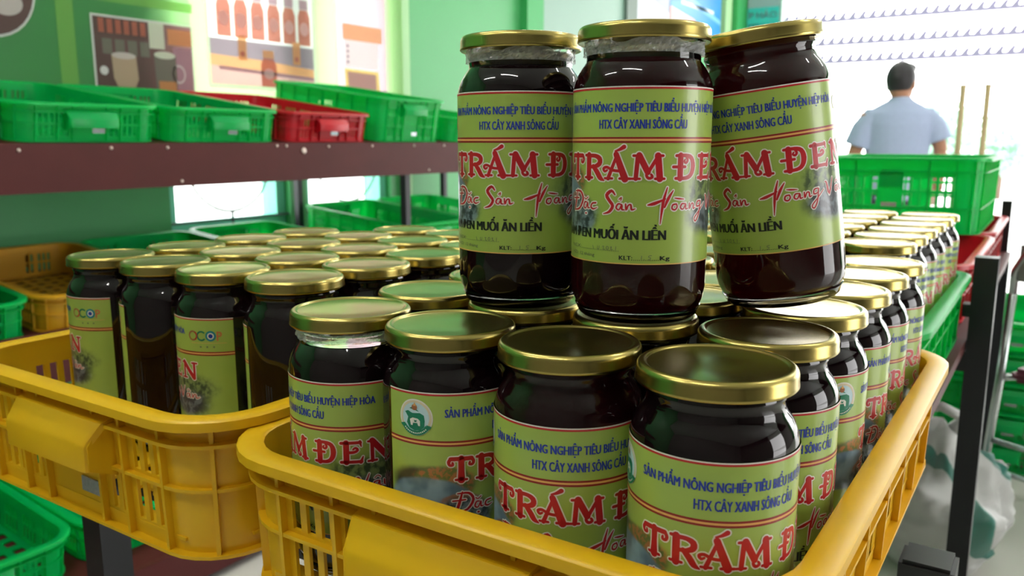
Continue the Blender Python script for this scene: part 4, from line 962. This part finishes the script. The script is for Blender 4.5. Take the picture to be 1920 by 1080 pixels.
for sx in (-1, 1):
    for sy in (-1, 1):
        a = MB(); a.tube([(sx * .13, sy * .13, .41), (sx * .17, sy * .17, 0)], [.03, .022], 'blue_plastic', 8); put('leg', a.mesh('stool_leg'), t)
# crumpled plastic carrier bag on the floor
def bag_material():
    m = M['bag_white']; nt = m.node_tree; N = nt.nodes; L = nt.links; b_ = N['Principled BSDF']
    tc = N.new('ShaderNodeTexCoord'); wv = N.new('ShaderNodeTexWave'); wv.wave_type = 'BANDS'; wv.bands_direction = 'DIAGONAL'
    wv.inputs['Scale'].default_value = 1.9; wv.inputs['Distortion'].default_value = 5.5; wv.inputs['Detail'].default_value = 1.0; wv.inputs['Detail Scale'].default_value = 1.6
    L.new(tc.outputs['Object'], wv.inputs['Vector'])
    cr_ = N.new('ShaderNodeValToRGB'); cr_.color_ramp.interpolation = 'CONSTANT'
    els = cr_.color_ramp.elements; els[0].position = 0; els[0].color = (.62, .62, .6, 1); els[1].position = .93; els[1].color = (0, .17, .12, 1)
    L.new(wv.outputs['Fac'], cr_.inputs['Fac']); L.new(cr_.outputs['Color'], b_.inputs['Base Color'])
bag_material()
def bag():
    t = empty('carrier_bag', (-.20, 2.33, 0), 0, 'crumpled white plastic carrier bag with green stripes, on the floor under the rack edge', 'bag')
    rn = random.Random(5); nu, nv = 64, 34; vs = []; fs = []; idx = []
    from mathutils import noise as NZ
    for i in range(nv + 1):
        v = i / nv
        for j in range(nu):
            a = 2*PI*j/nu; z = v * .40
            r = .175 * (math.sin(PI * min(v * .9 + .10, 1)) ** .45) * (1 - .75 * max(0, v - .62) / .38)
            p = Vector((r * math.cos(a), r * 1.05 * math.sin(a), z))
            n_ = NZ.noise(p * 9 + Vector((3, 1, 7))) * .045 + abs(NZ.noise(p * 22 + Vector((1, 5, 2)))) * .03 - .01
            k_ = min(1, v * 6)
            vs.append((p.x * (1 + n_ / max(r, .05) * k_), p.y * (1 + n_ / max(r, .05) * k_), max(0, z + n_ * .8 * k_)))
    for i in range(nv):
        for j in range(nu):
            fs.append((i*nu+j, i*nu+(j+1) % nu, (i+1)*nu+(j+1) % nu, (i+1)*nu+j)); a = j / nu; v = i / nv
            d_ = v + .25 * math.sin(a * 2 * PI + 1)
            idx.append(0 if (.47 < d_ < .52 or .56 < d_ < .59 or (.70 < d_ < .80 and .55 < a < .8)) else 2 if (.60 < v < .72 and .50 < a < .56) else 0)
    fs.append(tuple(nv*nu + j for j in range(nu)))
    idx.append(0)
    put('bag_body', mesh('bag_body', vs, fs, ['bag_white', 'bag_green', 'bag_orange'], idx, True), t)
    a = MB(); a.tube([(-.03, 0, .37), (-.05, -.03, .42), (.0, -.06, .44), (.05, -.03, .41), (.03, 0, .37)], [.02, .014, .012, .014, .02], 'bag_white', 8); put('bag_handle', a.mesh('bag_handle', True), t)
bag()
